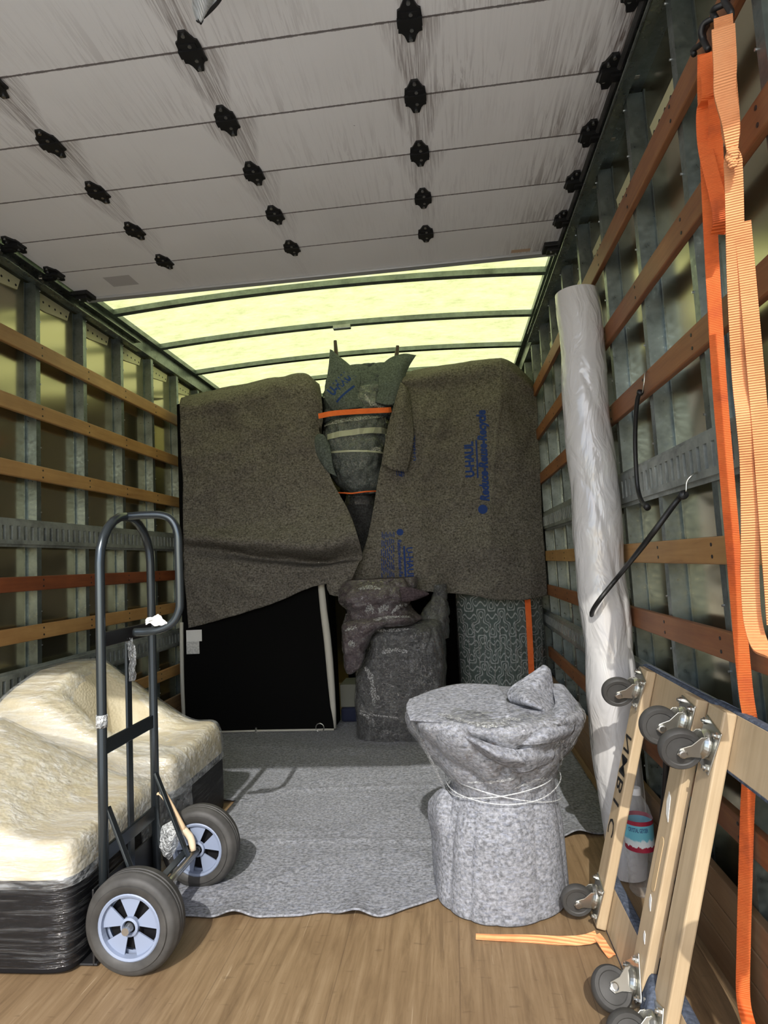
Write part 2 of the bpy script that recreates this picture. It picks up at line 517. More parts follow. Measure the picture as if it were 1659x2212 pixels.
# ------------------------------------------------------------------ structure
XL, XR = -1.85, 0.62          # faces of the wall studs
SKL, SKR = -1.90, 0.67        # wall skins
Y0, Y1 = 0.36, 5.45           # rear opening .. front bulkhead
ZR = 2.545                    # roof rail

def struct(mb, name, m, **k):
    o = mb.build(name, m, **k); o['kind'] = 'structure'; return o

struct(MB().box((SKL - .03, Y0 - .05, -.06), (SKR + .03, Y1 + .03, 0)), 'floor', M['floor'])
gr = MB().box((-14, -16, -1.0), (14, 16, -.92))
tag(gr.build('pavement', M['ground']), None, None, kind='structure')

# roof sheet (gently bowed)
def roofz(x): 
    t = (x - (XL + XR) / 2) / ((XR - XL) / 2)
    return ZR + .012 + .045 * (1 - t * t)
g = MB().grid([[Vector((SKL + (SKR - SKL) * i / 24, y, roofz(SKL + (SKR - SKL) * i / 24))) for i in range(25)] for y in (Y0 - .05, Y1)])
ceil = struct(g, 'ceiling', M['roof'], smooth=True)
for y in [.42 + .56 * k for k in range(5)] + [3.235, 3.80, 4.365, 4.86, 5.38]:
    m = MB(); n = 24; P = []
    for i in range(n + 1):
        x = XL + (XR - XL) * i / n; z = roofz(x)
        P.append([Vector((x, y - .03, z - .004)), Vector((x, y - .03, z - .034)), Vector((x, y + .005, z - .036)), Vector((x, y + .005, z - .004))])
    m.grid(P, True)
    m.build('roof_bow', M['stud'], ceil)
for x, s in ((XL, 1), (XR, -1)):
    m = MB(); m.box((min(x - .05*s, x + .0*s), Y0, ZR - .10), (max(x - .05*s, x + .0*s), Y1, ZR + .02))
    m.box((min(x, x + .03*s), Y0, ZR - .02), (max(x, x + .03*s), Y1, ZR + .01))
    m.build('roof_rail', M['stud'], ceil)
lm = MB().box((-.66, 3.765, 2.545), (-.545, 3.80, 2.572)); lm.build('dome_light', M['track'], ceil, bevel=.005)

# front bulkhead and rear portal
struct(MB().box((SKL, Y1, 0), (SKR, Y1 + .03, ZR)), 'wall_front', M['panel'])
hd = MB().box((SKL - .03, Y0 - .08, 2.42), (SKR + .03, Y0, 2.62)).box((SKL - .03, Y0 - .08, -.1), (SKL + .02, Y0, 2.62)).box((SKR - .02, Y0 - .08, -.1), (SKR + .03, Y0, 2.62))
struct(hd, 'trim_1', M['white_trim'])

STUDY = [2.60 + .37 * k for k in range(-6, 8)]
def stud_mesh():
    pr = [(-.030, .003), (-.018, .003), (-.016, .05), (.014, .05), (.016, .003), (.034, .003), (.034, -.003), (-.030, -.003)]
    m = MB(); m.prism([(y, d) for y, d in pr], 0.0, 2.43)
    return m
def wall(side):
    s = 1 if side == 'left' else -1
    sk = SKL if s == 1 else SKR; xf = XL if s == 1 else XR
    w = struct(MB().box((min(sk, sk - .03*s), Y0, 0), (max(sk, sk - .03*s), Y1, ZR)), 'wall_' + side, M['panel'])
    first = None
    for y in STUDY:
        if y > Y1 - .05: continue
        if first is None:
            m = stud_mesh()
            # profile is (y, depth) in xy -> map to world
            m.v = [Vector((v.y * s, v.x, v.z)) for v in m.v]
            if s == 1: m.f = [f[::-1] for f in m.f]
            first = m.build('wall_stud', M['stud'], w, local=True)
            o = first
        else:
            o = first.copy(); COL.objects.link(o)
        o.location = (sk, y, 0)
    # small rivets on the stud faces
    r = MB()
    for y in STUDY:
        if y < (1.0 if s == -1 else 2.2) or y > 4.3: continue
        z = .3
        while z < 2.4:
            c = (xf + .0005*s, y + .014, z)
            r.lathe([(.0035, -.002*s), (.003, .003*s)], 'X', c, 6); z += .15
    ro = r.build('rivet', M['bolt'], w); ro['kind'] = 'stuff'
    # wooden slats
    sx0, sx1 = sorted((xf, xf + .02 * s))
    zs = [(2.062, 2.135, 'slat'), (1.776, 1.845, 'slat'), (1.490, 1.558, 'slat'), (.996, 1.060, 'slat'), (.780, .846, 'slat'), (.372, .438, 'slat')]
    for k, (a, b, mm) in enumerate(zs):
        if s == 1 and k == 3: mm = 'slat_red'
        if s == -1:
            mm = 'slat_dark'
            if k == 3: mm = 'slat'
        m = MB().box((sx0, .5, a), (sx1, 4.16 if k else 4.12, b))
        m.build('wooden_slat', M[mm], w, bevel=.004)
    sc = MB()
    for a, b, _ in zs:
        for y in STUDY:
            if (1.0 if s == -1 else 2.2) < y < 4.2:
                for z in (a + .018, b - .018):
                    sc.lathe([(.0045, 0), (.0045, .0012*s)], 'X', (xf + .020*s, y + .0, z), 8)
    so_ = sc.build('slat_screw', M['black_metal'], w); so_['kind'] = 'stuff'
    # slotted logistics tracks
    for zc, hh in ((1.249, .122), (.612, .116)):
        m = MB()
        a0, a1 = sorted((xf, xf + .004 * s)); b0, b1 = sorted((xf, xf + .013 * s))
        zt, zb = zc + hh/2, zc - hh/2
        m.box((a0, .5, zt - .012), (a1, 4.9, zt)); m.box((a0, .5, zb), (a1, 4.9, zb + .012))
        m.box((b0, .5, zt - .032), (b1, 4.9, zt - .012)); m.box((b0, .5, zb + .012), (b1, 4.9, zb + .030))
        y = .5
        while y < 4.85:
            m.box((b0, y, zb + .030), (b1, y + .024, zt - .032)); 
            m.box((min(xf, xf + .004*s), y + .024, zb + .030), (max(xf, xf + .004*s), y + .030, zt - .032))
            y += .0435
        m.build('slotted_track', M['track'], w)
    # kick boards at the bottom
    kx0, kx1 = sorted((xf, xf + .022 * s))
    m = MB()
    m.box((kx0, .5, .0), (kx1, 4.9, .085)); m.box((kx0, .5, .088), (kx1, 4.9, .165)); m.box((kx0, .5, .168), (kx1, 4.9, .243))
    m.build('kick_board', M['kick'], w, bevel=.003)
    # punched bracket plates up by the roof rail
    for y in STUDY:
        if not (1.2 < y < 4.6): continue
        m = MB()
        zc = 2.235 if s == -1 else 2.375
        x0, x1 = sorted((sk + .001*s, sk + .006*s))
        m.prism([(y + .06, zc + .05), (y + .31, zc + .05), (y + .29, zc - .005), (y + .12, zc - .03), (y + .06, zc - .03)], x0, x1, Matrix(((0,0,1,0),(1,0,0,0),(0,1,0,0),(0,0,0,1))))
        b = m.build('bracket_plate', M['plate'], w)
        for k in range(5):
            MB().lathe([(.006, 0), (.006, .001*s)], 'X', (sk + .006*s, y + .10 + .045*k, zc + .012), 8).build('screw', M['black_metal'], b)
    return w
M['plate'] = mat('pale_yellow_plate', (.62, .60, .36), .45)
wl = wall('left'); wr = wall('right')

# overhead door stored under the roof
ZD = 2.48
door = thing('door_1', kind='structure', loc=(0, 0, 0))
edges = [SEAM0 - PIT * k for k in range(4, 0, -1)] + [SEAM0 + PIT * k for k in range(0, 5)] + [2.885]
edges = [Y0 + .06] + edges
for a, b in zip(edges[:-1], edges[1:]):
    MB().box((-1.80, a + .0012, ZD), (.585, b - .0012, ZD + .028)).build('door_panel', M['door'], door)
MB().box((-1.80, 2.885, ZD - .012), (.585, 2.925, ZD + .03)).build('door_bottom_rail', M['rail'], door, bevel=.003)
hp = [(-.010, .067), (.010, .067), (.017, .045), (.024, .036), (.033, .034), (.031, .010), (.033, -.012), (.031, -.034), (.024, -.038), (.018, -.050), (.010, -.067), (-.010, -.067), (-.018, -.050), (-.024, -.038), (-.031, -.034), (-.033, -.012), (-.031, .010), (-.033, .034), (-.024, .036), (-.017, .045)]
def hinge_proto():
    m = MB().prism(hp, -.006, 0); m.box((-.034, -.012, -.013), (.034, .012, -.004)); m.box((-.022, -.03, -.009), (.022, .03, -.004))
    h = m.build('hinge', M['hinge'], door, local=True)
    for y in (-.056, -.022, .026, .056):
        MB().lathe([(.0055, -.011), (.0055, -.005)], 'Z', (0.004 if abs(y) < .04 else 0, y, 0), 8).build('bolt', M['bolt'], h, local=True)
    return h
h0 = hinge_proto(); used = False
hy = [SEAM0 + PIT * k for k in range(-3, 4)] + [2.612]
for x in (-1.232, -.628, -.022):
    for y in hy:
        h = h0 if not used else copy_tree(h0, door)
        used = True
        h.location = (x, y, ZD)
# end hinges with rollers
def roller_proto(sd):
    m = MB().prism([(x * 1.0, y) for x, y in hp], -.008, 0)
    m.box((0 if sd > 0 else -.055, -.010, -.03), (.055 if sd > 0 else 0, .014, -.004)).box((-.03, -.02, -.022), (.03, .02, -.004))
    h = m.build('roller_hinge', M['hinge'], door, local=True)
    r = MB().lathe([(.006, 0), (.006, .045*sd), (.018, .045*sd), (.018, .062*sd), (.006, .062*sd)], 'X', (.02*sd, 0, -.020), 12)
    r.build('roller', M['bolt'], h, local=True)
    for x, y in ((-.012, -.03), (-.012, .03), (.012, .012), (0, -.056)):
        MB().lathe([(.0055, -.024 if abs(y) < .025 else -.013), (.0055, -.006)], 'Z', (x, y, 0), 8).build('bolt', M['bolt'], h, local=True)
    return h
for sd, x in ((-1, -1.775), (1, .565)):
    p = roller_proto(sd); first = True
    for y in hy:
        h = p if first else copy_tree(p, door); first = False
        h.location = (x, y, ZD)
    m = MB().box((x - .045, 2.80, ZD - .020), (x + .045, 2.885, ZD)); m.box((x - .03, 2.82, ZD - .034), (x + .03, 2.865, ZD - .018))
    c = m.build('bottom_roller_bracket', M['hinge'], door, bevel=.003)
    for q in ((-.012, 2.83), (.014, 2.855)):
        MB().lathe([(.005, -.04), (.005, -.033)], 'Z', (x + q[0], q[1], ZD), 8).build('bolt', M['bolt'], c)
for sd, x in ((-1, -1.845), (1, .618)):
    m = MB()
    a, b = sorted((x, x - .004 * sd)); c0, c1 = sorted((x, x - .035 * sd))
    ye = 3.50 if sd < 0 else 3.95
    m.box((a, Y0, ZD - .068), (b, ye, ZD - .012)); m.box((c0, Y0, ZD - .070), (c1, ye, ZD - .066)); m.box((c0, Y0, ZD - .014), (c1, ye, ZD - .010))
    m.tube([(x - .033*sd, Y0, ZD - .066), (x - .033*sd, ye, ZD - .066)], .0055, 8)
    m.build('door_track', M['door_track'], door)
    if sd > 0: MB().tube([(x - .030, Y0, ZD - .012), (x - .030, 2.9, ZD - .012)], .009, 8).build('rubber_seal', M['rubber'], door)
lab = MB().box(tuple(Vector((at(222, 600, 2, ZD).x, 2.70, ZD - .0008))), (at(285, 600, 2, ZD).x, 2.80, ZD - .0003))
lab.build('door_label', mat('worn_label', (.52, .50, .48), .6), door)
# paint patch of old tape near the corner
MB().box((at(1105, 540, 2, ZD).x, 2.845, ZD - .0008), (at(1145, 540, 2, ZD).x, 2.872, ZD - .0003)).build('tape_remnant', mat('beige_tape', (.60, .42, .28), .7), door)

# hanging silvery flap at the top of the frame
rows = []
pA = [(418, -30), (420, 10), (428, 46)]; pB = [(480, -30), (478, 2), (450, 30)]
sh = Sheet([[at(x, y, 2, 2.36) for x, y in r] for r in (((410, -40), (450, -40), (486, -40)), ((414, -5), (445, -5), (478, -5)), ((418, 25), (440, 22), (462, 17)), ((427, 47), (433, 44), (440, 38)))], lambda p, u, v: Vector((0, 0, .006 * math.sin(u * 9))))
fl = thing('reflective_pull_strap', 'silvery ribbed strap with black edge hanging under the overhead door', 'strap', tuple(at(440, 0, 2, 2.36)))
m = MB(); m.grid([[sh.P(i/14, j/14) for i in range(15)] for j in range(15)])
ms = mat('silver_foil', (.80, .84, .84), .45, .35); wv = N(ms, 'ShaderNodeTexWave'); L(ms, coord(ms), wv.inputs[0]); wv.inputs['Scale'].default_value = 45; bump(ms, wv.outputs[1], .6, .004)
m.build('foil_strip', ms, fl, smooth=True, solid=.004)
MB().tube([sh.P(1, k/12) for k in range(13)] + [sh.P(1 - k/6, 1) for k in range(1, 7)], .0045, 8).build('black_edging', M['black_metal'], fl, smooth=True)
MB().tube([sh.P(.5, 0), sh.P(.5, 0) + Vector((0, -.02, ZD - 2.36))], .004, 8).build('hanger_cord', M['black_metal'], fl)

from mathutils.bvhtree import BVHTree
def text_mesh(s, bold=.0, shear=0, spacing=1.0):
    cu = bpy.data.curves.new('lettering', 'FONT'); cu.body = s; cu.offset = bold; cu.shear = shear
    cu.space_character = spacing; cu.resolution_u = 2
    ob = bpy.data.objects.new('lettering', cu); COL.objects.link(ob)
    dg = bpy.context.evaluated_depsgraph_get(); dg.update()
    me = ob.evaluated_get(dg).to_mesh()
    me2 = me.copy() if False else None
    vs = [v.co.copy() for v in me.vertices]; fs = [tuple(p.vertices) for p in me.polygons]
    ob.evaluated_get(dg).to_mesh_clear()
    bpy.data.objects.remove(ob); bpy.data.curves.remove(cu)
    xs = [v.x for v in vs]; ys = [v.y for v in vs]
    x0, x1, y0, y1 = min(xs), max(xs), min(ys), max(ys)
    vs = [Vector(((v.x - x0) / (x1 - x0), (v.y - y0) / (y1 - y0), 0)) for v in vs]
    return vs, fs
def bvh_of(mb): return BVHTree.FromPolygons([tuple(v) for v in mb.v], [tuple(f) for f in mb.f])
def drop(bvh, x, z, d=Vector((0, 1, 0)), y0=1.0, off=.004):
    h = bvh.ray_cast(Vector((x, y0, z)), d)
    if h[0] is None: return None
    return h[0] - d * off
INKP = [None]
def print_on(mb_out, bvh, s, org, xd, yd, ln, ht, **kw):
    """org (x,z) world, xd,yd unit 2-vectors in the XZ plane"""
    vs, fs = text_mesh(s, **kw)
    pts = []
    for v in vs:
        x = org[0] + xd[0] * v.x * ln + yd[0] * v.y * ht
        z = org[1] + xd[1] * v.x * ln + yd[1] * v.y * ht
        p = drop(bvh, x, z); pts.append(p)
    ok = [f for f in fs if all(pts[i] is not None for i in f)]
    m_ = MB(); ids = sorted({i for f in ok for i in f}); mp = {a: b for b, a in enumerate(ids)}
    if ok:
        m_.add([pts[i] for i in ids], [tuple(mp[i] for i in f) for f in ok])
        m_.build('printed_lettering', M['ink'], INKP[0])
def bar_on(mb_out, bvh, org, xd, yd, ln, ht, n=12):
    P = []
    for j in range(2):
        r = []
        for i in range(n + 1):
            x = org[0] + xd[0] * ln * i / n + yd[0] * ht * j; z = org[1] + xd[1] * ln * i / n + yd[1] * ht * j
            p = drop(bvh, x, z); r.append(p)
        P.append(r)
    m_ = MB()
    for i in range(n):
        q = [P[0][i], P[0][i+1], P[1][i+1], P[1][i]]
        if all(a is not None for a in q): m_.add(q, [(0, 1, 2, 3)])
    if m_.v: m_.build('printed_bar', M['ink'], INKP[0])
def disc_on(mb_out, bvh, c, r):
    n = 14; o = drop(bvh, *c)
    ring = [drop(bvh, c[0] + r * math.cos(2*PI*k/n), c[1] + r * math.sin(2*PI*k/n)) for k in range(n)]
    if o is None or any(p is None for p in ring): return
    m_ = MB().add([o] + ring, [(0, 1 + k, 1 + (k + 1) % n) for k in range(n)]); m_.build('printed_globe', M['ink'], INKP[0])

# ------------------------------------------------------------------ floor blanket
def rugz(x, y):
    z = .008 + .007 * max(0, nz((x, y, 0), 2.4, 3)) 
    z += .010 * ridge((x * .8 + y * .1, y * 1.2, .3), 1.6, 4) * .5
    return z
G = []
fr = [(365, 1962), (395, 1985), (450, 1984), (520, 1988), (600, 1990), (680, 1987), (760, 1985), (800, 1977), (850, 1987), (910, 1988), (938, 1968), (952, 1946)]
fp = [at(x, y, 2, 0) for x, y in fr]
NX, NY = 170, 130
# right part of the rug reaches further right but stops further back
for j in range(NY + 1):
    row = []
    for i in range(NX + 1):
        u = i / NX
        x = -1.02 + u * 1.585; x_ = x
        if x < -.10:
            k = (x + 1.02) / (.92); yf = spline(fp, k).y
        elif x < .02: 
            t = (x + .10) / .12; yf = fp[-1].y * (1 - t) + 2.30 * t
        else:
            yf = 2.30 + (x - .02) * .22
        yb = 4.25
        y = yf + (yb - yf) * (j / NY) ** 1.25
        wl = max(0, min(1, (y - 2.76) / .05)); x = x - wl * .72 * (1 - u) ** 1.5
        z = rugz(x, y)
        e = (y - yf)
        z += .022 * max(0, math.sin(x * 17 + 1)) ** 3 * math.exp(-e * 14)
        z += .006 * math.exp(-((y - 2.35) / .012) ** 2) + .005 * math.exp(-((y - 2.90 - .03 * x) / .014) ** 2)
        row.append(Vector((x, y, z)))
    G.append(row)
o = MB().grid(G).build('felt_floor_blanket', M['rug'], smooth=True, solid=.005)
tag(o, 'light grey speckled felt moving blanket spread flat over the wooden floor', 'blanket')

# ------------------------------------------------------------------ tall black box spring on the left, under its blanket
YB = 3.86
bs = thing('box_spring', 'tall black-backed box spring with off-white edge standing at the left of the load', 'box spring', (-1.26, YB, 0))
pA = at(398, 1592, 1, YB); pB = at(722, 1588, 1, YB)
x0, x1 = pA.x, pB.x
MB().box((x0, YB, .012), (x1, YB + .24, 2.17)).build('fabric_back', M['black_cloth'], bs, bevel=.01)
rr = MB()
rr.tube(curve([(x0 + .002, YB + .01, .02), (x0 - .003, YB, .25), (x0 - .003, YB, .5), (x0, YB, .72)], 12), .013, 8)
rr.tube(curve([(x1, YB + .02, .02), (x1 - .012, YB, .5), (x1 - .045, YB + .01, 1.0), (x1 - .05, YB, 2.15)], 14), [.012, .018, .021, .023, .024, .024, .024, .024, .024, .024, .024, .024, .024, .024], 10)
rr.tube([(x0, YB, .018), ((x0+x1)/2, YB - .004, .022), (x1, YB, .018)], .007, 8)
rr.build('edge_piping', M['white_trim'], bs, smooth=True)
gp = at(691, 1572, 1, YB - .01)
MB().tube([gp + Vector((.026 * math.cos(t * PI / 12), 0, .026 * math.sin(t * PI / 12))) for t in range(24)], .0032, 6, closed=True).build('chrome_ring', M['bolt'], bs, smooth=True)
c1 = at(553, 1583, 1, YB - .01); MB().tube([c1, c1 + Vector((.002, 0, .032))], .006, 8).build('zip_pull', M['bolt'], bs)
la = at(402, 1365, 1, YB - .004); lb = at(436, 1385, 1, YB - .004); lc = at(431, 1412, 1, YB - .004)
l1 = MB().box((la.x, YB - .003, lb.z), (lb.x, YB - .001, la.z + .01)); l1.build('law_tag', M['paper'], bs)
pm = mat('printed_label', (.48, .48, .46), .8); v = coord(pm); w_ = N(pm, 'ShaderNodeTexWave', bands_direction='Z'); L(pm, v, w_.inputs[0]); w_.inputs['Scale'].default_value = 75
setc(pm, mixc(pm, math_(pm, 'MULTIPLY', ramp(pm, w_.outputs[1], [(.4, 1.0), (.6, 0.0)]), ramp(pm, noi(pm, v, 90, 1), [(.4, 0.0), (.5, .6)])), (.50, .50, .48), (.12, .12, .12)))
l2 = MB().box((la.x, YB - .005, lc.z), (lc.x, YB - .003, lb.z)); l2.build('care_label', pm, bs)

def fold(p, u, v, amp=.012, seed=1):
    return Vector((0, -amp * (nz(p, 3.2, seed) + .6 * ridge(p, 2.4, seed) - .3), .3 * amp * nz(p, 5, seed + 4)))
def creases(base, us=(), vs=(), a=.007):
    def f(p, u, v):
        d = base(p, u, v)
        for c in us:
            k = (u - c[0] - .012 * math.sin(v * 5)) ; d = d + Vector((0, -c[1] * math.exp(-abs(k) / .008) - c[1] * .8 * (1 if k > 0 else 0) * math.exp(-abs(k) / .10), 0))
        for c in vs:
            k = (v - c[0] - .01 * math.sin(u * 7)); d = d + Vector((0, -c[1] * math.exp(-abs(k) / .006), 0))
        return d
    return f
def dB(amp, seed):
    return lambda p, u, v: fold(p, u, v, amp, seed)
Lr = netpx([
 [(400, 858, 4.16), (480, 838, 4.16), (560, 824, 4.16), (650, 808, 4.16), (690, 830, 4.16)],
 [(390, 872, 3.84), (470, 855, 3.83), (560, 836, 3.83), (655, 812, 3.83), (694, 856, 3.86)],
 [(391, 915, 3.82), (475, 905, 3.82), (565, 892, 3.82), (648, 872, 3.79), (697, 905, 3.86)],
 [(392, 985, 3.82), (485, 975, 3.82), (575, 968, 3.82), (660, 950, 3.80), (694, 942, 3.86)],
 [(394, 1060, 3.82), (490, 1055, 3.82), (580, 1050, 3.80), (660, 1040, 3.82), (714, 1030, 3.80)],
 [(395, 1130, 3.82), (500, 1128, 3.82), (600, 1122, 3.79), (690, 1108, 3.79), (752, 1100, 3.78)],
 [(396, 1162, 3.78), (500, 1170, 3.73), (600, 1178, 3.69), (700, 1178, 3.66), (772, 1158, 3.66)],
 [(396, 1182, 3.84), (500, 1194, 3.85), (600, 1207, 3.85), (700, 1214, 3.84), (782, 1203, 3.76)],
 [(397, 1210, 3.82), (500, 1217, 3.79), (600, 1224, 3.77), (690, 1226, 3.75), (775, 1216, 3.73)],
 [(400, 1280, 3.82), (500, 1268, 3.79), (600, 1255, 3.78), (690, 1242, 3.76), (768, 1236, 3.74)],
 [(405, 1358, 3.82), (500, 1332, 3.80), (600, 1298, 3.79), (696, 1262, 3.77), (755, 1262, 3.76)],
])
shL = Sheet(Lr, creases(dB(.026, 2), ((.5, .005),), ((.30, .005), (.15, .004))))
mL = shL.mb(110, 150)
bl = thing('moving_blanket', 'dark grey felt blanket draped over the tall black box spring on the left', 'blanket', tuple(at(545, 850, 1, YB)))
mL.build('blanket_cloth', M['felt_b'], bl, smooth=True, solid=.004)
tl_ = Sheet(netpx([[(708, 1252, 3.76), (735, 1248, 3.75), (770, 1225, 3.75)], [(706, 1268, 3.76), (730, 1268, 3.73), (762, 1248, 3.75)], [(712, 1284, 3.76), (728, 1288, 3.75), (746, 1280, 3.76)]]), dB(.006, 3))
tl_.mb(20, 20).build('hanging_corner', M['felt_b'], bl, smooth=True, solid=.004)

# ------------------------------------------------------------------ right-hand blanket over a stack behind
hidden = thing('gap_dark_box', 'tall black box added behind the blankets to darken the gaps in the middle of the load', 'box', (-.2, 4.45, 0))  # unseen black box, added so the gaps between the bundles stay dark
MB().box((-.78, 4.42, 0), (.50, 5.2, 1.85)).build('box_body', M['black_cloth'], hidden, bevel=.01)
mt = thing('mattress', 'upright mattress under the right-hand printed blanket, beside the right wall', 'mattress', (.2, 4.1, 0))
MB().box((-.14, 3.99, 0.93), (.535, 4.24, 2.155)).build('mattress_body', M['felt_d'], mt, bevel=.04)

Rr = netpx([
 [(868, 806, 4.28), (930, 795, 4.28), (1000, 784, 4.28), (1080, 774, 4.28), (1118, 792, 4.28), (1150, 824, 4.28)],
 [(868, 815, 3.93), (930, 806, 3.93), (1000, 792, 3.93), (1080, 780, 3.92), (1122, 806, 3.94), (1156, 838, 4.00)],
 [(866, 838, 3.90), (925, 845, 3.92), (1000, 840, 3.93), (1078, 828, 3.91), (1128, 850, 3.95), (1160, 872, 4.00)],
 [(850, 880, 3.89), (900, 900, 3.88), (990, 900, 3.93), (1072, 892, 3.90), (1130, 912, 3.95), (1163, 930, 3.99)],
 [(832, 955, 3.89), (905, 970, 3.90), (985, 970, 3.93), (1066, 965, 3.90), (1130, 985, 3.94), (1166, 1000, 3.98)],
 [(818, 1030, 3.88), (905, 1045, 3.92), (980, 1045, 3.93), (1062, 1045, 3.90), (1130, 1050, 3.94), (1169, 1060, 3.98)],
 [(804, 1110, 3.87), (908, 1115, 3.90), (978, 1118, 3.93), (1058, 1115, 3.90), (1130, 1120, 3.94), (1172, 1130, 3.98)],
 [(788, 1180, 3.86), (915, 1180, 3.87), (980, 1185, 3.92), (1058, 1185, 3.89), (1130, 1190, 3.93), (1176, 1190, 3.98)],
 [(768, 1225, 3.85), (922, 1228, 3.86), (985, 1238, 3.92), (1060, 1242, 3.89), (1130, 1248, 3.93), (1180, 1240, 3.98)],
 [(755, 1256, 3.85), (926, 1278, 3.86), (992, 1283, 3.92), (1062, 1293, 3.89), (1130, 1296, 3.92), (1183, 1286, 3.98)],
])
shR = Sheet(Rr, creases(dB(.022, 5), ((.6, .010), (.205, .007)), ((.33, .005), (.62, .004))))
mR = shR.mb(130, 150)
br = thing('moving_blanket', 'dark grey felt blanket with blue printing draped over the right of the load', 'blanket', tuple(at(1000, 800, 1, 3.9)))
mR.build('blanket_cloth', M['felt_b'], br, smooth=True, solid=.004)
# rolled hem creases
bh = bvh_of(mR)
ink = MB(); INKP[0] = br
def xz(px, py, Y=3.91):
    p = at(px, py, 1, Y); return (p.x, p.z)
UPD, UPU = (0.02, 1.0), (-1.0, 0.02)     # reads bottom to top
DND, DNU = (0.0, -1.0), (1.0, 0.0)       # reads top to bottom
print_on(ink, bh, 'U-HAUL', xz(1026, 1030), UPD, UPU, .232, .060, bold=.05)
bar_on(ink, bh, xz(1034, 1032), UPD, UPU, .245, .010)
print_on(ink, bh, 'Reduce-Reuse-Recycle', xz(1064, 1082), UPD, UPU, .585, .078, bold=.045, shear=.25)
disc_on(ink, bh, xz(1043, 1100), .030)
print_on(ink, bh, 'U-HAUL', xz(878, 1183), DND, DNU, .200, .042, bold=.03)
bar_on(ink, bh, xz(872, 1180), DND, DNU, .215, .012)
disc_on(ink, bh, xz(865, 1150), .022)
print_on(ink, bh, 'Reduce-Reuse-Recycle', xz(857, 1166), DND, DNU, .300, .034, bold=.03, shear=.25)
rl = random.Random(5)
for k in range(7):          # unreadable fine print: broken thin lines
    y_ = 1150 + (k % 2) * 4
    while y_ < 1250 - 6 * (k % 3):
        w_ = rl.uniform(6, 17); bar_on(ink, bh, xz(826 + 4.2 * k, y_), DND, DNU, w_ * .0029, .0055, 4); y_ += w_ + rl.uniform(3, 5)
print_on(ink, bh, 'Reduce-Reuse-Recycle', xz(873, 1030), UPD, UPU, .30, .030, bold=.02, shear=.25)
disc_on(ink, bh, xz(880, 912), .020)
print_on(ink, bh, 'U-HAUL', xz(899, 995), UPD, UPU, .16, .018, bold=.03)
for k in range(4): bar_on(ink, bh, xz(858 + k * 5, 1028), UPD, UPU, .20 + .03 * (k % 2), .004)

# folded flap at the left top of this blanket
fl2 = Sheet(netpx([[(866, 825, 3.86), (876, 835, 3.84), (884, 850, 3.87)], [(852, 872, 3.85), (868, 890, 3.81), (890, 900, 3.86)], [(836, 930, 3.86), (858, 945, 3.82), (893, 950, 3.86)], [(824, 1005, 3.86), (850, 1015, 3.83), (880, 1020, 3.88)]]), dB(.006, 8))
fl2.mb(24, 40).build('folded_edge', M['felt_b'], br, smooth=True, solid=.004)

# ------------------------------------------------------------------ bundles in the middle
def ring(px0, px1, py, Y, ry, e=2.4):
    a = at(px0, py, 1, Y); b = at(px1, py, 1, Y)
    return ((a.x + b.x) / 2, Y + ry * .3, (a.z + b.z) / 2, (b.x - a.x) / 2, ry, e)
def crumple(amp, seed, sc=6):
    def f(p, t, v):
        q = (p.x * 1.2, p.y, p.z)
        a = ridge(q, sc, seed); b = ridge((q[0] + q[2] * .6, q[1], q[2] * .7), sc * 1.9, seed + 3)
        return amp * (nz(q, sc * .8, seed) - .9 * a * a * a - .5 * b * b)
    return f
# top bundle with two ear-like corners
tb = thing('wrapped_chair', 'blanket-wrapped chair with two pointed cloth corners, highest thing of the load', 'wrapped chair', tuple(at(780, 890, 1, 4.1)))
m = loft([ring(692, 850, 912, 4.02, .17), ring(688, 862, 885, 4.02, .20), ring(692, 866, 858, 4.02, .19), ring(698, 864, 832, 4.02, .17), ring(706, 866, 806, 4.04, .13), ring(735, 850, 790, 4.06, .08)], 110, 70, crumple(.020, 11, 7))
m.build('blanket_wrap', M['felt_g'], tb, smooth=True)
E1 = Sheet(netpx([[(713, 755, 3.98), (717, 757, 3.97), (720, 760, 3.98)], [(711, 785, 3.93), (730, 775, 3.90), (752, 786, 3.96)], [(706, 820, 3.88), (738, 815, 3.85), (778, 812, 3.92)], [(702, 862, 3.86), (738, 855, 3.82), (775, 850, 3.88)], [(722, 890, 3.86), (748, 885, 3.83), (786, 880, 3.87)]]), dB(.012, 12))
mE1 = E1.mb(40, 50); mE1.build('left_cloth_corner', M['felt_g'], tb, smooth=True, solid=.006)
E2 = Sheet(netpx([[(812, 802, 4.0), (840, 775, 3.98), (870, 765, 3.98), (899, 767, 4.0)], [(815, 812, 3.94), (845, 800, 3.90), (866, 790, 3.90), (884, 790, 3.98)], [(818, 835, 3.90), (848, 835, 3.86), (866, 822, 3.89), (874, 815, 3.96)], [(812, 870, 3.88), (842, 875, 3.85), (862, 862, 3.88), (868, 850, 3.94)]]), dB(.010, 14))
E2.mb(44, 40).build('right_cloth_corner', M['felt_g'], tb, smooth=True, solid=.006)
INKP[0] = tb; ik = MB(); b1 = bvh_of(mE1)
a_, c_ = xz(712, 868, 3.85), xz(760, 845, 3.85)
dd = Vector((c_[0] - a_[0], c_[1] - a_[1])); dd.normalize()
print_on(ik, b1, 'U-HAUL', xz(722, 858, 3.85), (.72, .69), (-.69, .72), .20, .075, bold=.05)
bar_on(ik, b1, xz(730, 872, 3.85), (.72, .69), (-.69, .72), .16, .014)
fm = loft([ring(690, 854, 905, 4.02, .205), ring(685, 868, 880, 4.02, .215), ring(696, 868, 845, 4.02, .20)], 80, 40, crumple(.016, 11, 7), cap=False)
fm.build('plastic_film', M['film'], tb, smooth=True)
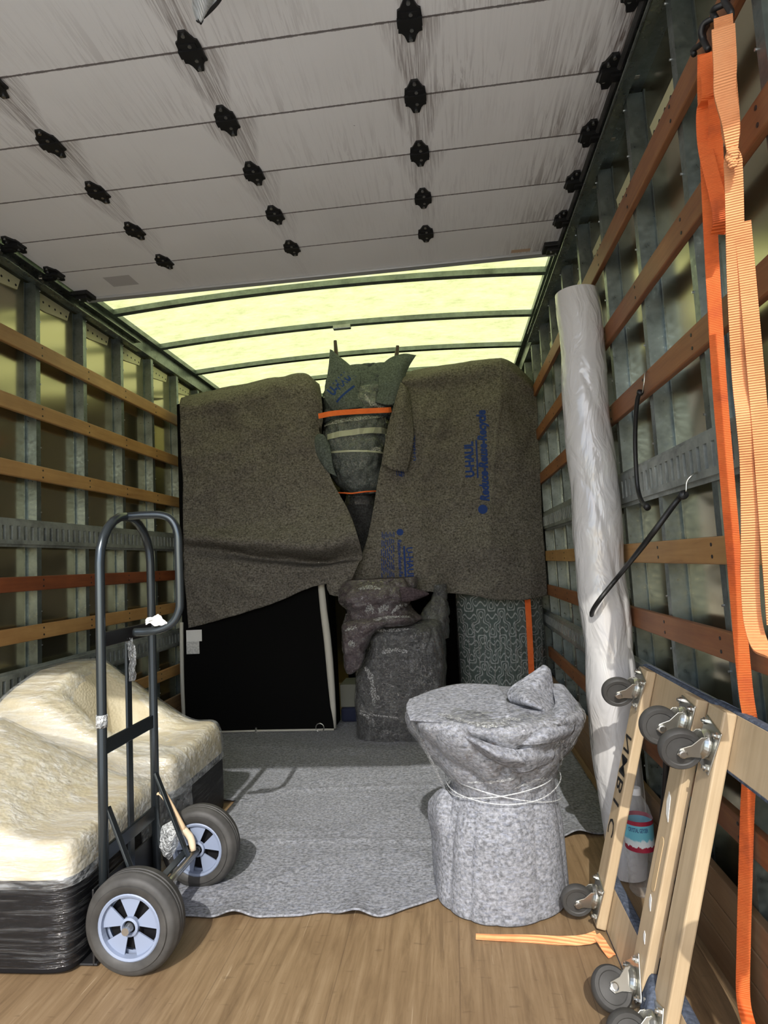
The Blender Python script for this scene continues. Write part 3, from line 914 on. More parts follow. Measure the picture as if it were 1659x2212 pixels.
for (a, b) in (((724, 736), (727, 775)), ((859, 747), (856, 775))):
    p, q = at(*a, 1, 4.0), at(*b, 1, 4.0)
    MB().tube([p, q], [.011, .016], 10).build('leg', M['chair_leg'], tb)

mb_ = thing('wrapped_chair', 'rounded blanket-wrapped chair bound in clear film below the orange strap', 'wrapped chair', tuple(at(760, 1060, 1, 4.1)))
mr = [ring(752, 812, 1068, 4.02, .08), ring(728, 822, 1050, 4.0, .12), ring(708, 828, 1018, 3.99, .16), ring(696, 834, 980, 3.98, .18), ring(690, 836, 940, 3.98, .18), ring(696, 838, 912, 3.99, .17), ring(725, 830, 897, 4.02, .12)]
loft(mr, 110, 70, crumple(.016, 21, 8)).build('blanket_wrap', M['felt_g'], mb_, smooth=True)
loft([(r[0], r[1], r[2], r[3] + .004, r[4] + .006, r[5]) for r in mr], 90, 50, crumple(.014, 21, 8), cap=False).build('plastic_film', M['film'], mb_, smooth=True)
Sheet(netpx([[(686, 938, 3.84), (700, 940, 3.80), (712, 960, 3.82)], [(677, 952, 3.83), (694, 965, 3.79), (716, 985, 3.80)], [(686, 985, 3.82), (700, 1000, 3.80), (720, 1010, 3.80)], [(704, 1018, 3.82), (716, 1024, 3.80), (728, 1030, 3.82)]]), dB(.005, 9)).mb(20, 24).build('cloth_flap', M['felt_g'], mb_, smooth=True, solid=.005)
# tape bands on this bundle
tp = mat('pale_packing_tape', (.36, .38, .28), .35)
for y0_, y1_ in ((945, 925), (975, 972)):
    tb2 = MB()
    P0, P1 = at(702, y0_, 1, 3.80), at(836, y1_, 1, 3.80)
    b2 = bvh_of(loft([(r[0], r[1], r[2], r[3] + .006, r[4] + .009, r[5]) for r in mr], 60, 40, crumple(.012, 21, 8)))
    for j in range(24):
        q = []
        for k, dz in ((j, 0), (j + 1, 0), (j + 1, .038 if y0_ == 945 else .012), (j, .038 if y0_ == 945 else .012)):
            p = P0.lerp(P1, k / 24); q.append(drop(b2, p.x, p.z + dz, off=.002))
        if all(x is not None for x in q): tb2.add(q, [(0, 1, 2, 3)])
    tb2.build('packing_tape', tp, mb_)

db = thing('wrapped_cushion', 'dark wrapped cushion under the thin orange cord in the centre gap', 'wrapped cushion', tuple(at(780, 1200, 1, 4.15)))
loft([ring(748, 815, 1215, 4.2, .08), ring(740, 820, 1150, 4.18, .13), ring(738, 818, 1100, 4.16, .14), ring(750, 815, 1070, 4.16, .10)], 70, 40, crumple(.02, 31, 5)).build('cloth_wrap', M['felt_d'], db, smooth=True)
# glint of film
loft([ring(746, 812, 1092, 4.1, .12), ring(748, 812, 1068, 4.1, .13)], 60, 14, crumple(.01, 31, 8), cap=False).build('plastic_film', M['film'], db, smooth=True)

# lower column: mauve bundle over grey wrapped box
gb = thing('wrapped_box', 'dark grey felt-wrapped box bound in film, standing on the floor at mid load', 'wrapped box', tuple(at(868, 1590, 1, 3.8)))
gr_ = [ring(775, 962, 1612, 3.72, .20, 4), ring(773, 964, 1560, 3.72, .21, 4.5), ring(772, 962, 1500, 3.72, .21, 4.5), ring(774, 962, 1440, 3.72, .21, 4), ring(794, 962, 1400, 3.72, .20, 4), ring(798, 960, 1365, 3.72, .19, 4), ring(806, 955, 1345, 3.74, .14, 3.4), ring(830, 945, 1338, 3.76, .08, 3)]
loft(gr_, 120, 90, crumple(.014, 41, 5)).build('blanket_wrap', M['felt_d'], gb, smooth=True)
loft([(r[0], r[1], r[2], r[3] + .006, r[4] + .008, r[5]) for r in gr_], 100, 70, crumple(.013, 41, 5), cap=False).build('plastic_film', M['film'], gb, smooth=True)
nk = [ring(918, 966, 1380, 3.78, .07, 2.6), ring(906, 968, 1345, 3.80, .08), ring(912, 968, 1318, 3.82, .06), ring(934, 966, 1285, 3.84, .04), ring(938, 966, 1262, 3.85, .03)]
loft(nk, 60, 50, crumple(.010, 43, 9)).build('gathered_top', M['felt_d'], gb, smooth=True)
loft([(r[0], r[1], r[2], r[3] + .006, r[4] + .008, r[5]) for r in nk], 50, 40, crumple(.012, 43, 9), cap=False).build('plastic_film', M['film'], gb, smooth=True)

pb_ = thing('wrapped_cushion', 'mauve-grey wrapped bundle with a drooping end on top of the grey wrapped box', 'wrapped bundle', tuple(at(830, 1340, 1, 3.7)))
pr_ = [ring(745, 890, 1352, 3.62, .12), ring(738, 905, 1340, 3.62, .16), ring(748, 886, 1318, 3.63, .15), ring(734, 888, 1295, 3.62, .16), ring(738, 900, 1270, 3.64, .15), ring(750, 900, 1250, 3.68, .12)]
loft(pr_, 120, 70, crumple(.022, 51, 8)).build('cloth_wrap', M['felt_p'], pb_, smooth=True)
loft([(r[0], r[1], r[2], r[3] + .004, r[4] + .006, r[5]) for r in pr_], 100, 50, crumple(.020, 51, 8), cap=False).build('plastic_film', M['film'], pb_, smooth=True)
dr_ = [ring(748, 762, 1456, 3.52, .025), ring(742, 780, 1440, 3.52, .04), ring(740, 792, 1405, 3.52, .06), ring(738, 806, 1370, 3.52, .08), ring(740, 850, 1345, 3.54, .09), ring(760, 850, 1335, 3.56, .06)]
loft(dr_, 70, 60, crumple(.012, 53, 9)).build('drooping_end', M['felt_p'], pb_, smooth=True)
loft([(r[0], r[1], r[2], r[3] + .004, r[4] + .005, r[5]) for r in dr_], 60, 40, crumple(.012, 53, 9), cap=False).build('plastic_film', M['film'], pb_, smooth=True)
rt = Sheet(netpx([[(862, 1268, 3.50), (890, 1270, 3.50), (921, 1280, 3.54)], [(866, 1285, 3.48), (895, 1286, 3.50), (926, 1284, 3.54)], [(868, 1300, 3.49), (890, 1298, 3.51), (908, 1292, 3.55)]]), dB(.006, 6))
rt.mb(24, 16).build('cloth_flap', M['felt_p'], pb_, smooth=True, solid=.006)

q0, q1 = at(736, 1528, 1, 4.06), at(772, 1478, 1, 4.06)
o = MB().box((q0.x, 4.06, q0.z), (q1.x + .06, 4.3, q1.z)).build('carton', M['cardboard_pale'], bevel=.004)
tag(o, 'small dull pale carton in the dark gap between box spring and wrapped box', 'box')
q2 = at(736, 1590, 1, 4.06)
o = MB().box((q0.x, 4.04, .012), (q1.x + .06, 4.32, q0.z)).build('folded_cloth', M['navy'], bevel=.02)
tag(o, 'dark navy folded cloth on the floor under the small pale carton', 'cloth')

# ------------------------------------------------------------------ straps on the load
def load_strap(pts, wd, w, label, name='ratchet_strap', mt='orange', th=.003):
    o = ribbon(pts, wd, w, th, n=60).build(name, M[mt], None)
    # origin at the first point
    return tag(o, label, 'strap')
load_strap([at(688, 899, 1, 3.80), at(720, 893, 1, 3.78), at(770, 889, 1, 3.77), at(832, 886, 1, 3.80), at(845, 885, 1, 3.86)], (0, 0, 1), .034, 'bright orange webbing strap pulled level across the wrapped chairs')
o = MB().tube([at(722, 1064, 1, 3.84), at(760, 1066, 1, 3.83), at(790, 1062, 1, 3.83), at(812, 1061, 1, 3.86)], .0045, 8).build('orange_cord', M['orange'], smooth=True)
tag(o, 'thin orange cord stretched across the dark central gap of the load', 'cord')

# ------------------------------------------------------------------ patterned roll (rolled rug) in film
rg = thing('rolled_rug', 'film-wrapped rolled rug with grey-green scroll pattern upright below the printed blanket', 'rug', tuple(at(1085, 1560, 1, 3.9)))
YR = 4.0
a, b = at(992, 1400, 1, YR), at(1186, 1400, 1, YR)
cx, rr_ = (a.x + b.x) / 2, (b.x - a.x) / 2
m = mat('scroll_pattern_rug', (.2, .25, .22), .9)
sc_ = N(m, 'ShaderNodeSeparateXYZ'); L(m, coord(m), sc_.inputs[0])
ang = math_(m, 'ARCTAN2', sc_.outputs[0], math_(m, 'MULTIPLY', sc_.outputs[1], -1.0))
U = math_(m, 'DIVIDE', math_(m, 'MULTIPLY', ang, rr_ + .06), .118)     # horizontal repeat
Vv = math_(m, 'DIVIDE', sc_.outputs[2], .165)                    # vertical repeat
uu = math_(m, 'MULTIPLY', U, 2 * PI); vv = math_(m, 'MULTIPLY', Vv, 2 * PI)
# scroll lattice: contour lines of a warped two-wave field
w1 = math_(m, 'ADD', math_(m, 'COSINE', math_(m, 'MULTIPLY', uu, .5)), math_(m, 'MULTIPLY', math_(m, 'COSINE', vv), math_(m, 'COSINE', uu)))
w2 = math_(m, 'ADD', w1, math_(m, 'MULTIPLY', .55, math_(m, 'SINE', math_(m, 'MULTIPLY', vv, 2))))
w3 = math_(m, 'ABSOLUTE', math_(m, 'SUBTRACT', math_(m, 'FRACT', math_(m, 'MULTIPLY', w2, .9)), .5))
c = ramp(m, w3, [(.16, (.33, .36, .35)), (.21, (.055, .085, .075))])
setc(m, c)
body = MB().lathe([(rr_ - .03, .01), (rr_, .03), (rr_, .88), (rr_ - .02, .90)], 'Z', (0, 0, 0), 64)
rg.location = (cx, YR + rr_ * .62, 0)
body.v = [Vector((p.x, p.y * .62, p.z)) for p in body.v]
body.build('rug_body', m, rg, smooth=True, local=True, auto=40)
fb = MB().lathe([(rr_ + .006, .01), (rr_ + .008, .4), (rr_ + .006, .7), (rr_ + .006, .88)], 'Z', (0, 0, 0), 96, caps=False)
fb.v = [Vector((p.x * (1 + .01 * math.sin(math.atan2(p.y, p.x) * 34)), p.y * .64, p.z)) for p in fb.v]
fb.build('plastic_film', M['film_vert'], rg, smooth=True, local=True)
WB = MB(); WB.f = list(body.f); WB.v = [p + Vector(rg.location) for p in body.v]
RUGB = WB
yf_ = rg.location.y - rr_ * .62 - .012
load_strap([at(1139, 1285, 1, yf_), at(1143, 1350, 1, yf_), at(1148, 1450, 1, yf_), at(1152, 1520, 1, yf_)], (1, 0, 0), .036, 'bright orange strap running down the rolled patterned rug')

# bright crinkled film strips added as glints on the wrapped bundles
M['glint_strip'] = film('film_glint', .12, .75, (30, 30, 30), tint=(.85, .87, .87), bstr=1.0, dens=.50, gl=.9, rough=.06)
def glint_strip(body, parent, pts, w, seed=1, jag=.5):
    bv = bvh_of(body); rnd = random.Random(seed); n = 14; P = []
    for i in range(n + 1):
        q = spline([Vector((a, b, 0)) for a, b in pts], i / n)
        q2 = spline([Vector((a, b, 0)) for a, b in pts], min(1, i / n + .02)); q1 = spline([Vector((a, b, 0)) for a, b in pts], max(0, i / n - .02))
        d = (q2 - q1).normalized(); nn_ = Vector((-d.y, d.x, 0)); ww = w * (1 - jag + 2 * jag * rnd.random()) * math.sin(PI * (.08 + .84 * i / n)) ** .5
        row = []
        for k in (-1, -.3, .3, 1):
            c = q + nn_ * (ww / 2 * k)
            dr = (at(c.x, c.y, 1, 3.0) - CAM).normalized()
            h = bv.ray_cast(CAM, dr)
            row.append(None if h[0] is None else h[0] - dr * (.009 + .005 * rnd.random()))
        P.append(row)
    P = [r for r in P if all(x is not None for x in r)]
    if len(P) > 2: MB().grid(P).build('film_glint', M['glint_strip'], parent)
for k in range(16):
    x_ = 1000 + 11.2 * k; y_ = 1330 + (k * 37) % 60
    glint_strip(RUGB, rg, [(x_, y_), (x_ + 3, y_ + 40), (x_ + 2, y_ + 80 + (k * 23) % 40)], 3.2, k + 3)
G_ = loft(gr_, 60, 50, crumple(.014, 41, 5)); P_ = loft(pr_, 60, 50, crumple(.022, 51, 8)); D_ = loft(dr_, 50, 40, crumple(.012, 53, 9))
for pts, w in (([(824, 1410), (850, 1404), (880, 1408)], 10), ([(788, 1440), (800, 1460), (806, 1490), (808, 1525)], 10), ([(778, 1535), (810, 1545), (860, 1550)], 5), ([(776, 1540), (790, 1546), (800, 1552)], 7), ([(802, 1362), (840, 1362), (890, 1358)], 6), ([(812, 1500), (818, 1512)], 9)):
    glint_strip(G_, gb, pts, w, int(w * 7 + pts[0][0]))
for pts, w in (([(774, 1272), (800, 1268), (822, 1272)], 7), ([(790, 1322), (800, 1312), (806, 1326)], 10), ([(818, 1322), (830, 1312), (838, 1318)], 14), ([(845, 1325), (862, 1310), (880, 1306)], 8), ([(752, 1352), (790, 1346), (830, 1334), (885, 1332)], 6)):
    glint_strip(P_, pb_, pts, w, int(w * 7 + pts[0][0]))
for pts, w in (([(752, 1392), (760, 1391), (766, 1396)], 12), ([(745, 1362), (770, 1354)], 8)):
    glint_strip(D_, pb_, pts, w, int(w * 9 + pts[0][0]))
T_ = loft([ring(692, 850, 912, 4.02, .17), ring(688, 862, 885, 4.02, .20), ring(692, 866, 858, 4.02, .19), ring(698, 864, 832, 4.02, .17)], 60, 30)
for pts, w in (([(788, 852), (800, 870), (830, 880)], 10), ([(800, 820), (830, 812), (850, 822)], 6), ([(720, 886), (745, 882)], 6)):
    glint_strip(T_, tb, pts, w, int(w * 5 + pts[0][0]))
B_ = loft(mr, 60, 40)
for pts, w in (([(760, 1070), (775, 1066), (785, 1062)], 8), ([(700, 920), (740, 908), (790, 902), (828, 900)], 7), ([(800, 975), (815, 968), (822, 976)], 7)):
    glint_strip(B_, mb_, pts, w, int(w * 5 + pts[0][0]))

M['film_strand'] = film('twisted_film', .25, .6, (20, 20, 20), gl=.6)
# ------------------------------------------------------------------ wrapped side table in the foreground (hourglass)
dt = thing('wrapped_side_table', 'round flared side table wrapped in pale grey felt and clear film, foreground centre', 'wrapped table', (.095, 2.03, 0))
def pleat(x): 
    x = abs(math.sin(x)); return x ** .6
def dtdisp(p, t, v):
    z = p.z
    lower = max(0, min(1, (.34 - z) / .12)); upper = 1 - lower
    d = lower * (.014 * (pleat(t * 6 + .9 * math.sin(t * 3)) - .6) * (.45 + .55 * (z / .34)) + .005 * nz((p.x, p.y, p.z * .4), 7, 2, 1))
    top = max(0, min(1, (.575 - z) / .03))
    w = noise.noise(Vector((p.x * 4, p.y * 4, z * 4)))
    k = top * min(1, (z - .30) / .08)
    d += upper * k * (.026 * pleat(t * 3.0 + z * 15 + w * 1.6 + .6) - .020 + .013 * pleat(t * 5.5 - z * 24 + w * 2.0) - .010)
    return d
dr2 = [(.095, 2.03, .004, .195, .20, 2), (.095, 2.03, .02, .203, .205, 2), (.10, 2.03, .12, .195, .195, 2), (.105, 2.03, .22, .186, .19, 2), (.115, 2.03, .30, .168, .175, 2), (.12, 2.03, .335, .160, .165, 2),
       (.115, 2.03, .37, .172, .175, 2), (.11, 2.03, .43, .215, .21, 2), (.105, 2.03, .50, .258, .25, 2), (.103, 2.03, .545, .276, .272, 2), (.103, 2.03, .567, .270, .268, 2), (.103, 2.03, .578, .235, .24, 2), (.103, 2.04, .588, .15, .17, 2), (.103, 2.05, .592, .05, .05, 2)]
md = loft(dr2, 180, 150, dtdisp)
md.build('felt_wrap', M['rug'], dt, smooth=True)
dfilm = loft([(r[0], r[1], r[2], r[3] + .006, r[4] + .006, 2) for r in dr2[5:13]], 160, 90, lambda p, t, v: dtdisp(p, t, v) * .7 + .004 * nz(p, 20, 5), cap=False)
dfilm.build('plastic_film', M['film'], dt, smooth=True)
for zz, rr0, tl, ph in ((.342, .176, .030, .4), (.352, .180, -.022, 1.5), (.325, .176, .045, 2.6)):
    c = [Vector((.118 + (rr0 + .004 * math.sin(5 * t + ph)) * math.cos(t), 2.03 + (rr0 + .006) * math.sin(t), zz + tl * math.cos(t + ph))) for t in [2 * PI * k / 60 for k in range(60)]]
    MB().tube(c, .0018, 6, closed=True).build('film_strand', M['film_strand'], dt, smooth=True)
# pointed ear and side fold
Yd = 2.02
ear = Sheet(netpx([
 [(1174, 1437, 2.03), (1181, 1440, 2.02), (1188, 1447, 2.03)],
 [(1140, 1460, 2.00), (1168, 1468, 1.98), (1194, 1480, 2.03)],
 [(1105, 1484, 1.99), (1145, 1490, 1.94), (1196, 1505, 2.0)],
 [(1096, 1500, 1.97), (1140, 1504, 1.89), (1203, 1530, 1.95)],
 [(1104, 1516, 1.95), (1146, 1522, 1.86), (1196, 1543, 1.90)],
 [(1128, 1524, 1.98), (1150, 1528, 1.93), (1190, 1546, 1.94)]]), dB(.006, 15))
ear.mb(40, 44).build('pointed_cloth_corner', M['rug'], dt, smooth=True, solid=.006)
e6 = Sheet(netpx([
 [(1085, 1512, 2.00), (1130, 1530, 1.96), (1190, 1542, 1.96), (1240, 1530, 1.97)],
 [(1095, 1532, 1.90), (1135, 1545, 1.86), (1185, 1556, 1.84), (1243, 1550, 1.90)],
 [(1098, 1560, 1.85), (1135, 1580, 1.79), (1185, 1585, 1.78), (1238, 1575, 1.88)],
 [(1060, 1600, 1.84), (1120, 1606, 1.78), (1180, 1602, 1.79), (1228, 1592, 1.90)]]), dB(.012, 25))
e6.mb(50, 34).build('front_layer', M['rug'], dt, smooth=True, solid=.006)
e7 = Sheet(netpx([
 [(985, 1575, 1.82), (1020, 1592, 1.78), (1060, 1608, 1.76), (1110, 1618, 1.77)],
 [(1000, 1590, 1.80), (1040, 1612, 1.74), (1080, 1632, 1.73), (1130, 1640, 1.76)],
 [(1012, 1604, 1.84), (1050, 1632, 1.79), (1090, 1652, 1.78), (1140, 1656, 1.80)]]), dB(.008, 26))
e7.mb(50, 24).build('swag_fold', M['rug'], dt, smooth=True, solid=.006)
e2 = Sheet(netpx([
 [(1192, 1478, 2.05), (1215, 1480, 2.06), (1232, 1500, 2.05)],
 [(1196, 1500, 1.98), (1222, 1508, 1.96), (1250, 1525, 2.0)],
 [(1198, 1530, 1.90), (1222, 1540, 1.86), (1252, 1550, 1.95)],
 [(1170, 1560, 1.84), (1205, 1568, 1.81), (1240, 1580, 1.92)]]), dB(.008, 16))
e2.mb(34, 34).build('side_fold', M['rug'], dt, smooth=True, solid=.006)
e3 = Sheet(netpx([
 [(1075, 1620, 1.80), (1130, 1618, 1.77), (1185, 1605, 1.84)],
 [(1072, 1645, 1.83), (1135, 1640, 1.77), (1198, 1630, 1.84)],
 [(1095, 1668, 1.86), (1140, 1666, 1.80), (1190, 1645, 1.86)]]), dB(.008, 17))
e3.mb(34, 24).build('tucked_fold', M['rug'], dt, smooth=True, solid=.006)
e4 = Sheet(netpx([
 [(945, 1708, 2.02), (962, 1705, 1.99), (985, 1735, 1.95)],
 [(926, 1735, 2.04), (950, 1730, 1.97), (986, 1750, 1.94)],
 [(927, 1770, 2.05), (948, 1775, 1.95), (984, 1775, 1.93)],
 [(934, 1805, 2.05), (954, 1815, 1.95), (984, 1800, 1.92)],
 [(938, 1880, 2.05), (952, 1890, 1.96), (972, 1870, 1.92)],
 [(945, 1930, 2.05), (953, 1935, 1.98), (962, 1930, 1.92)]]), dB(.006, 18))
e4.mb(34, 60).build('gathered_fold', M['rug'], dt, smooth=True, solid=.006)
e5 = Sheet(netpx([
 [(884, 1512, 2.02), (940, 1490, 2.1), (1000, 1478, 2.15), (1075, 1480, 2.14)],
 [(878, 1530, 1.96), (940, 1520, 1.96), (1010, 1515, 1.98), (1090, 1505, 1.98)],
 [(886, 1556, 1.88), (945, 1560, 1.82), (1015, 1562, 1.80), (1102, 1548, 1.82)]]), dB(.006, 19))
e5.mb(60, 30).build('top_layer', M['rug'], dt, smooth=True, solid=.006)

for pts, w in (([(880, 1528), (960, 1545), (1010, 1560)], 7), ([(1010, 1560), (1050, 1566), (1100, 1562)], 12), ([(1085, 1556), (1100, 1552), (1125, 1556)], 8), ([(1010, 1690), (1060, 1690), (1110, 1682)], 5), ([(1180, 1640), (1215, 1600), (1238, 1560)], 7), ([(890, 1560), (920, 1620), (955, 1700), (975, 1730)], 9), ([(980, 1490), (1030, 1500), (1060, 1498)], 6), ([(1110, 1705), (1135, 1694), (1175, 1680)], 5)):
    glint_strip(md, dt, pts, w, int(w * 7 + pts[0][0]))
# ------------------------------------------------------------------ plastic sheeting roll
pr = thing('plastic_sheeting_roll', 'tall roll of milky plastic sheeting standing against the right wall', 'roll', (.51, 2.14, 0))
tp_, bt_ = Vector((.518, 2.24, 1.985)), Vector((.505, 2.13, .004))
rings = []
for k in range(26):
    t = k / 25; c = bt_.lerp(tp_, t)
    r = .060 + .020 * min(1, t * 4) + .002 * math.sin(k * 1.9) - .004 * max(0, t - .75) * 4
    r = [.062, .066, .070, .073, .075][min(k, 4)] if k < 5 else r
    rings.append((c.x + .004 * math.sin(k * .9), c.y, c.z, r, r, 2))
def rolld(p, t, v):
    q = (p.x, p.y, p.z * .6)
    amp = .0 if v > .84 else 1
    return amp * (.004 * nz((p.x * 1.2, p.y * 1.2, p.z * .35), 6, 71, 1) - .004 * ridge((p.x + p.z * .25, p.y, p.z * .4), 5, 72) ** 4)
mr_ = loft(rings, 90, 260, rolld)
mr_.build('sheeting', M['roll'], pr, smooth=True, auto=50)
m = MB(); q = rings[-1]
m.lathe([(.022, q[2] - .01), (.022, q[2] + .0015), (.028, q[2] + .0015), (.028, q[2] - .01)], 'Z', (q[0], q[1], 0), 24, caps=False)
m.build('cardboard_core', M['roll_core'], pr)

# ------------------------------------------------------------------ rubber ties
def tie(pts, r, label, hook_ends=()):
    t = thing('rubber_tie', label, 'rubber strap', tuple(pts[0]))
    c = curve(pts, 40)
    rad = [r * (1.5 if (i < 3 or i > 36) else 1) for i in range(40)]
    MB().tube(c, rad, 10).build('rubber_band', M['tie'], t, smooth=True)
    for h in hook_ends: MB().tube(curve(h, 16), .0022, 6).build('wire_hook', M['zinc'], t, smooth=True)
    return t
XS = XR - .035
p0 = at(1382, 848, 0, XS); 
tie([at(1384, 845, 0, XS), at(1376, 870, 0, XS - .004), at(1372, 950, 0, XS), at(1376, 1040, 0, XS), at(1384, 1078, 0, XS - .004), at(1399, 1097, 0, XS - .006)], .0065,
    'short black rubber tie hanging from a slat of the right wall',
    [[at(1388, 848, 0, XS), at(1391, 830, 0, XS + .0), at(1394, 806, 0, XR - .028), at(1402, 800, 0, XR - .01)]])
tie([at(1478, 1068, 0, XR - .05), at(1462, 1082, 0, XR - .055), at(1400, 1165, 0, .50), at(1340, 1240, 1, 2.02), at(1298, 1292, 1, 2.03), at(1279, 1322, 1, 2.10), at(1281, 1338, 1, 2.16)], .0075,
    'black rubber tie stretched from the slotted track around the plastic sheeting roll',
    [[at(1482, 1062, 0, XR - .05), at(1484, 1040, 0, XR - .045), at(1496, 1026, 0, XR - .03), at(1508, 1020, 0, XR - .012)]])

# ------------------------------------------------------------------ orange straps hanging at the right
XH = .575
hk = thing('strap_hook', 'black steel hook over the top slat carrying the two hanging orange straps', 'hook', tuple(at(1520, 100, 0, XH)))
hp1 = [at(1500, 118, 0, XH), at(1498, 108, 0, XH), at(1519, 90, 0, XR - .04), at(1519, 72, 0, XR - .04), at(1530, 48, 0, XR - .02)]
hp2 = [at(1530, 108, 0, XH), at(1520, 88, 0, XH), at(1514, 70, 0, XH - .005), at(1520, 52, 0, XH), at(1540, 40, 0, XR - .03)]
MB().tube(curve(hp1, 20), .006, 8).build('hook_wire', M['black_metal'], hk, smooth=True)
MB().tube(curve(hp2, 20), .006, 8).build('hook_wire', M['black_metal'], hk, smooth=True)
hk2 = thing('strap_hook', 'black steel hook at the top edge of the picture holding the pale orange strap', 'hook', tuple(at(1560, 15, 0, XH)))
MB().tube(curve([at(1547, 42, 0, XH), at(1540, 28, 0, XH), at(1545, 18, 0, XH), at(1568, 6, 0, XR - .03), at(1572, -14, 0, XR - .03)], 20), .006, 8).build('hook_wire', M['black_metal'], hk2, smooth=True)
MB().tube(curve([at(1562, -12, 0, XH), at(1566, 4, 0, XH), at(1579, 26, 0, XH), at(1576, 40, 0, XH)], 20), .006, 8).build('hook_wire', M['black_metal'], hk2, smooth=True)

Ydir = (0.25, 1, 0)
def sp(pl, x): return [at(a, b, 0, x + (c_ if len(pq) > 2 else 0)) for pq in pl for a, b, c_ in [pq if len(pq) > 2 else (*pq, 0)]]
st1 = thing('ratchet_strap', 'long deep-orange strap hanging from the hook down to the floor at right', 'strap', tuple(at(1518, 120, 0, .565)))
main = [at(1522, 116, 0, .575), at(1522, 200, 0, .565), at(1528, 350, 0, .565), at(1538, 560, 0, .565), at(1552, 800, 0, .56), at(1568, 1000, 0, .56), at(1585, 1200, 0, .56), at(1600, 1380, 0, .565), at(1612, 1500, 0, .575), at(1624, 1580, 0, .59), at(1620, 1650, 0, .592), at(1614, 1760, 0, .585), at(1610, 1900, 0, .575), at(1606, 2050, 0, .57), at(1606, 2160, 0, .56), at(1625, 2240, 0, .545)]
ribbon(main, lambda u: (1, -.35, 0), .026, .003, n=120).build('webbing', M['orange'], st1)
lp = [at(1526, 118, 0, .555), at(1532, 200, 0, .553), at(1520, 240, 0, .552), at(1524, 320, 0, .55), at(1548, 420, 0, .548), at(1556, 470, 0, .55), at(1550, 504, 0, .553)]
ribbon(lp, lambda u: (1, -.35, .1), .026, .003, n=60).build('loose_loop', M['orange'], st1)
lp = [at(1538, 112, 0, .566), at(1546, 220, 0, .566), at(1546, 320, 0, .566), at(1552, 420, 0, .562), at(1556, 480, 0, .56), at(1550, 506, 0, .555)]
ribbon(lp, lambda u: (1, -.35, -.05), .026, .003, n=60).build('loose_loop', M['orange'], st1)

st2 = thing('ratchet_strap', 'faded pale-orange ribbed strap knotted and looping at the right edge', 'strap', tuple(at(1570, 30, 0, .545)))
w2_ = lambda u: .029 * (1 - .45 * math.exp(-((u - .245) / .03) ** 2) - .25 * math.exp(-((u - .64) / .05) ** 2)) * (1 if u > .3 else 1.05)
main = [at(1562, 36, 0, .55), at(1566, 120, 0, .545), at(1574, 220, 0, .54), at(1580, 300, 0, .54), at(1583, 345, 0, .54), at(1586, 420, 0, .54), at(1590, 600, 0, .535), at(1600, 800, 0, .535), at(1609, 900, 0, .53), at(1613, 1000, 0, .53), at(1620, 1130, 0, .53), at(1620, 1250, 0, .53), at(1626, 1340, 0, .53), at(1645, 1400, 0, .53), at(1680, 1420, 0, .53)]
ribbon(main, lambda u: (1, -.3, 0), w2_, .0035, n=150).build('webbing', M['orange_pale'], st2)
wd2 = [at(1562, 60, 0, .53), at(1566, 140, 0, .525), at(1566, 200, 0, .525), at(1578, 262, 0, .53), at(1582, 330, 0, .533)]
ribbon(wd2, lambda u: (1, -.3, 0), lambda u: .036 * (1 - .55 * u ** 3), .006, n=50).build('folded_end', M['orange_pale'], st2)
kn = at(1583, 342, 0, .53)
loft([(kn.x, kn.y, kn.z - .018, .006, .006, 2), (kn.x, kn.y, kn.z - .006, .012, .010, 2), (kn.x, kn.y, kn.z + .006, .012, .010, 2), (kn.x, kn.y, kn.z + .018, .006, .006, 2)], 24, 16, crumple(.004, 81, 40)).build('knot', M['orange_pale'], st2, smooth=True)
sec = [at(1604, 480, 0, .55), at(1618, 640, 0, .55), at(1632, 800, 0, .55), at(1645, 950, 0, .55), at(1656, 1100, 0, .55), at(1668, 1250, 0, .55), at(1675, 1350, 0, .55)]
ribbon(sec, lambda u: (1, -.3, 0), .026, .0035, n=80).build('webbing', M['orange_pale'], st2)
te = [at(1618, 950, 0, .545), at(1624, 1020, 0, .545), at(1630, 1100, 0, .545), at(1634, 1154, 0, .545)]
ribbon(te, lambda u: (1, -.3, 0), .022, .003, n=30).build('loose_end', M['orange_pale'], st2)

# strap on the floor
fs = [at(1028, 2023, 2, .006), at(1080, 2026, 2, .006), at(1150, 2028, 2, .006), at(1215, 2032, 2, .008), at(1262, 2030, 2, .014), at(1290, 2022, 2, .022)]
fo = thing('floor_strap', 'thin bright orange strap lying on the floor from the wrapped table to the dolly', 'strap', tuple(fs[0]))
ribbon(fs, lambda u: (.05, 1, .2 + .6 * u), lambda u: .018 + .008 * u, .0025, n=50).build('webbing', M['orange_pale'], fo)
ribbon([at(1288, 2020, 2, .022), at(1298, 2032, 2, .02), at(1308, 2048, 2, .012), at(1322, 2066, 2, .006)], lambda u: (1, .5, .3), .022, .0025, n=24).build('twisted_end', M['orange_pale'], fo)
f2 = [at(1425, 2170, 2, .02), at(1440, 2185, 2, .015), at(1470, 2215, 2, .008), at(1500, 2240, 2, .008)]
o = ribbon(f2, lambda u: (1, .6, .3), .026, .003, n=30).build('floor_strap', M['orange'])
tag(o, 'short piece of orange strap on the floor between the two dollies, lower right', 'strap')

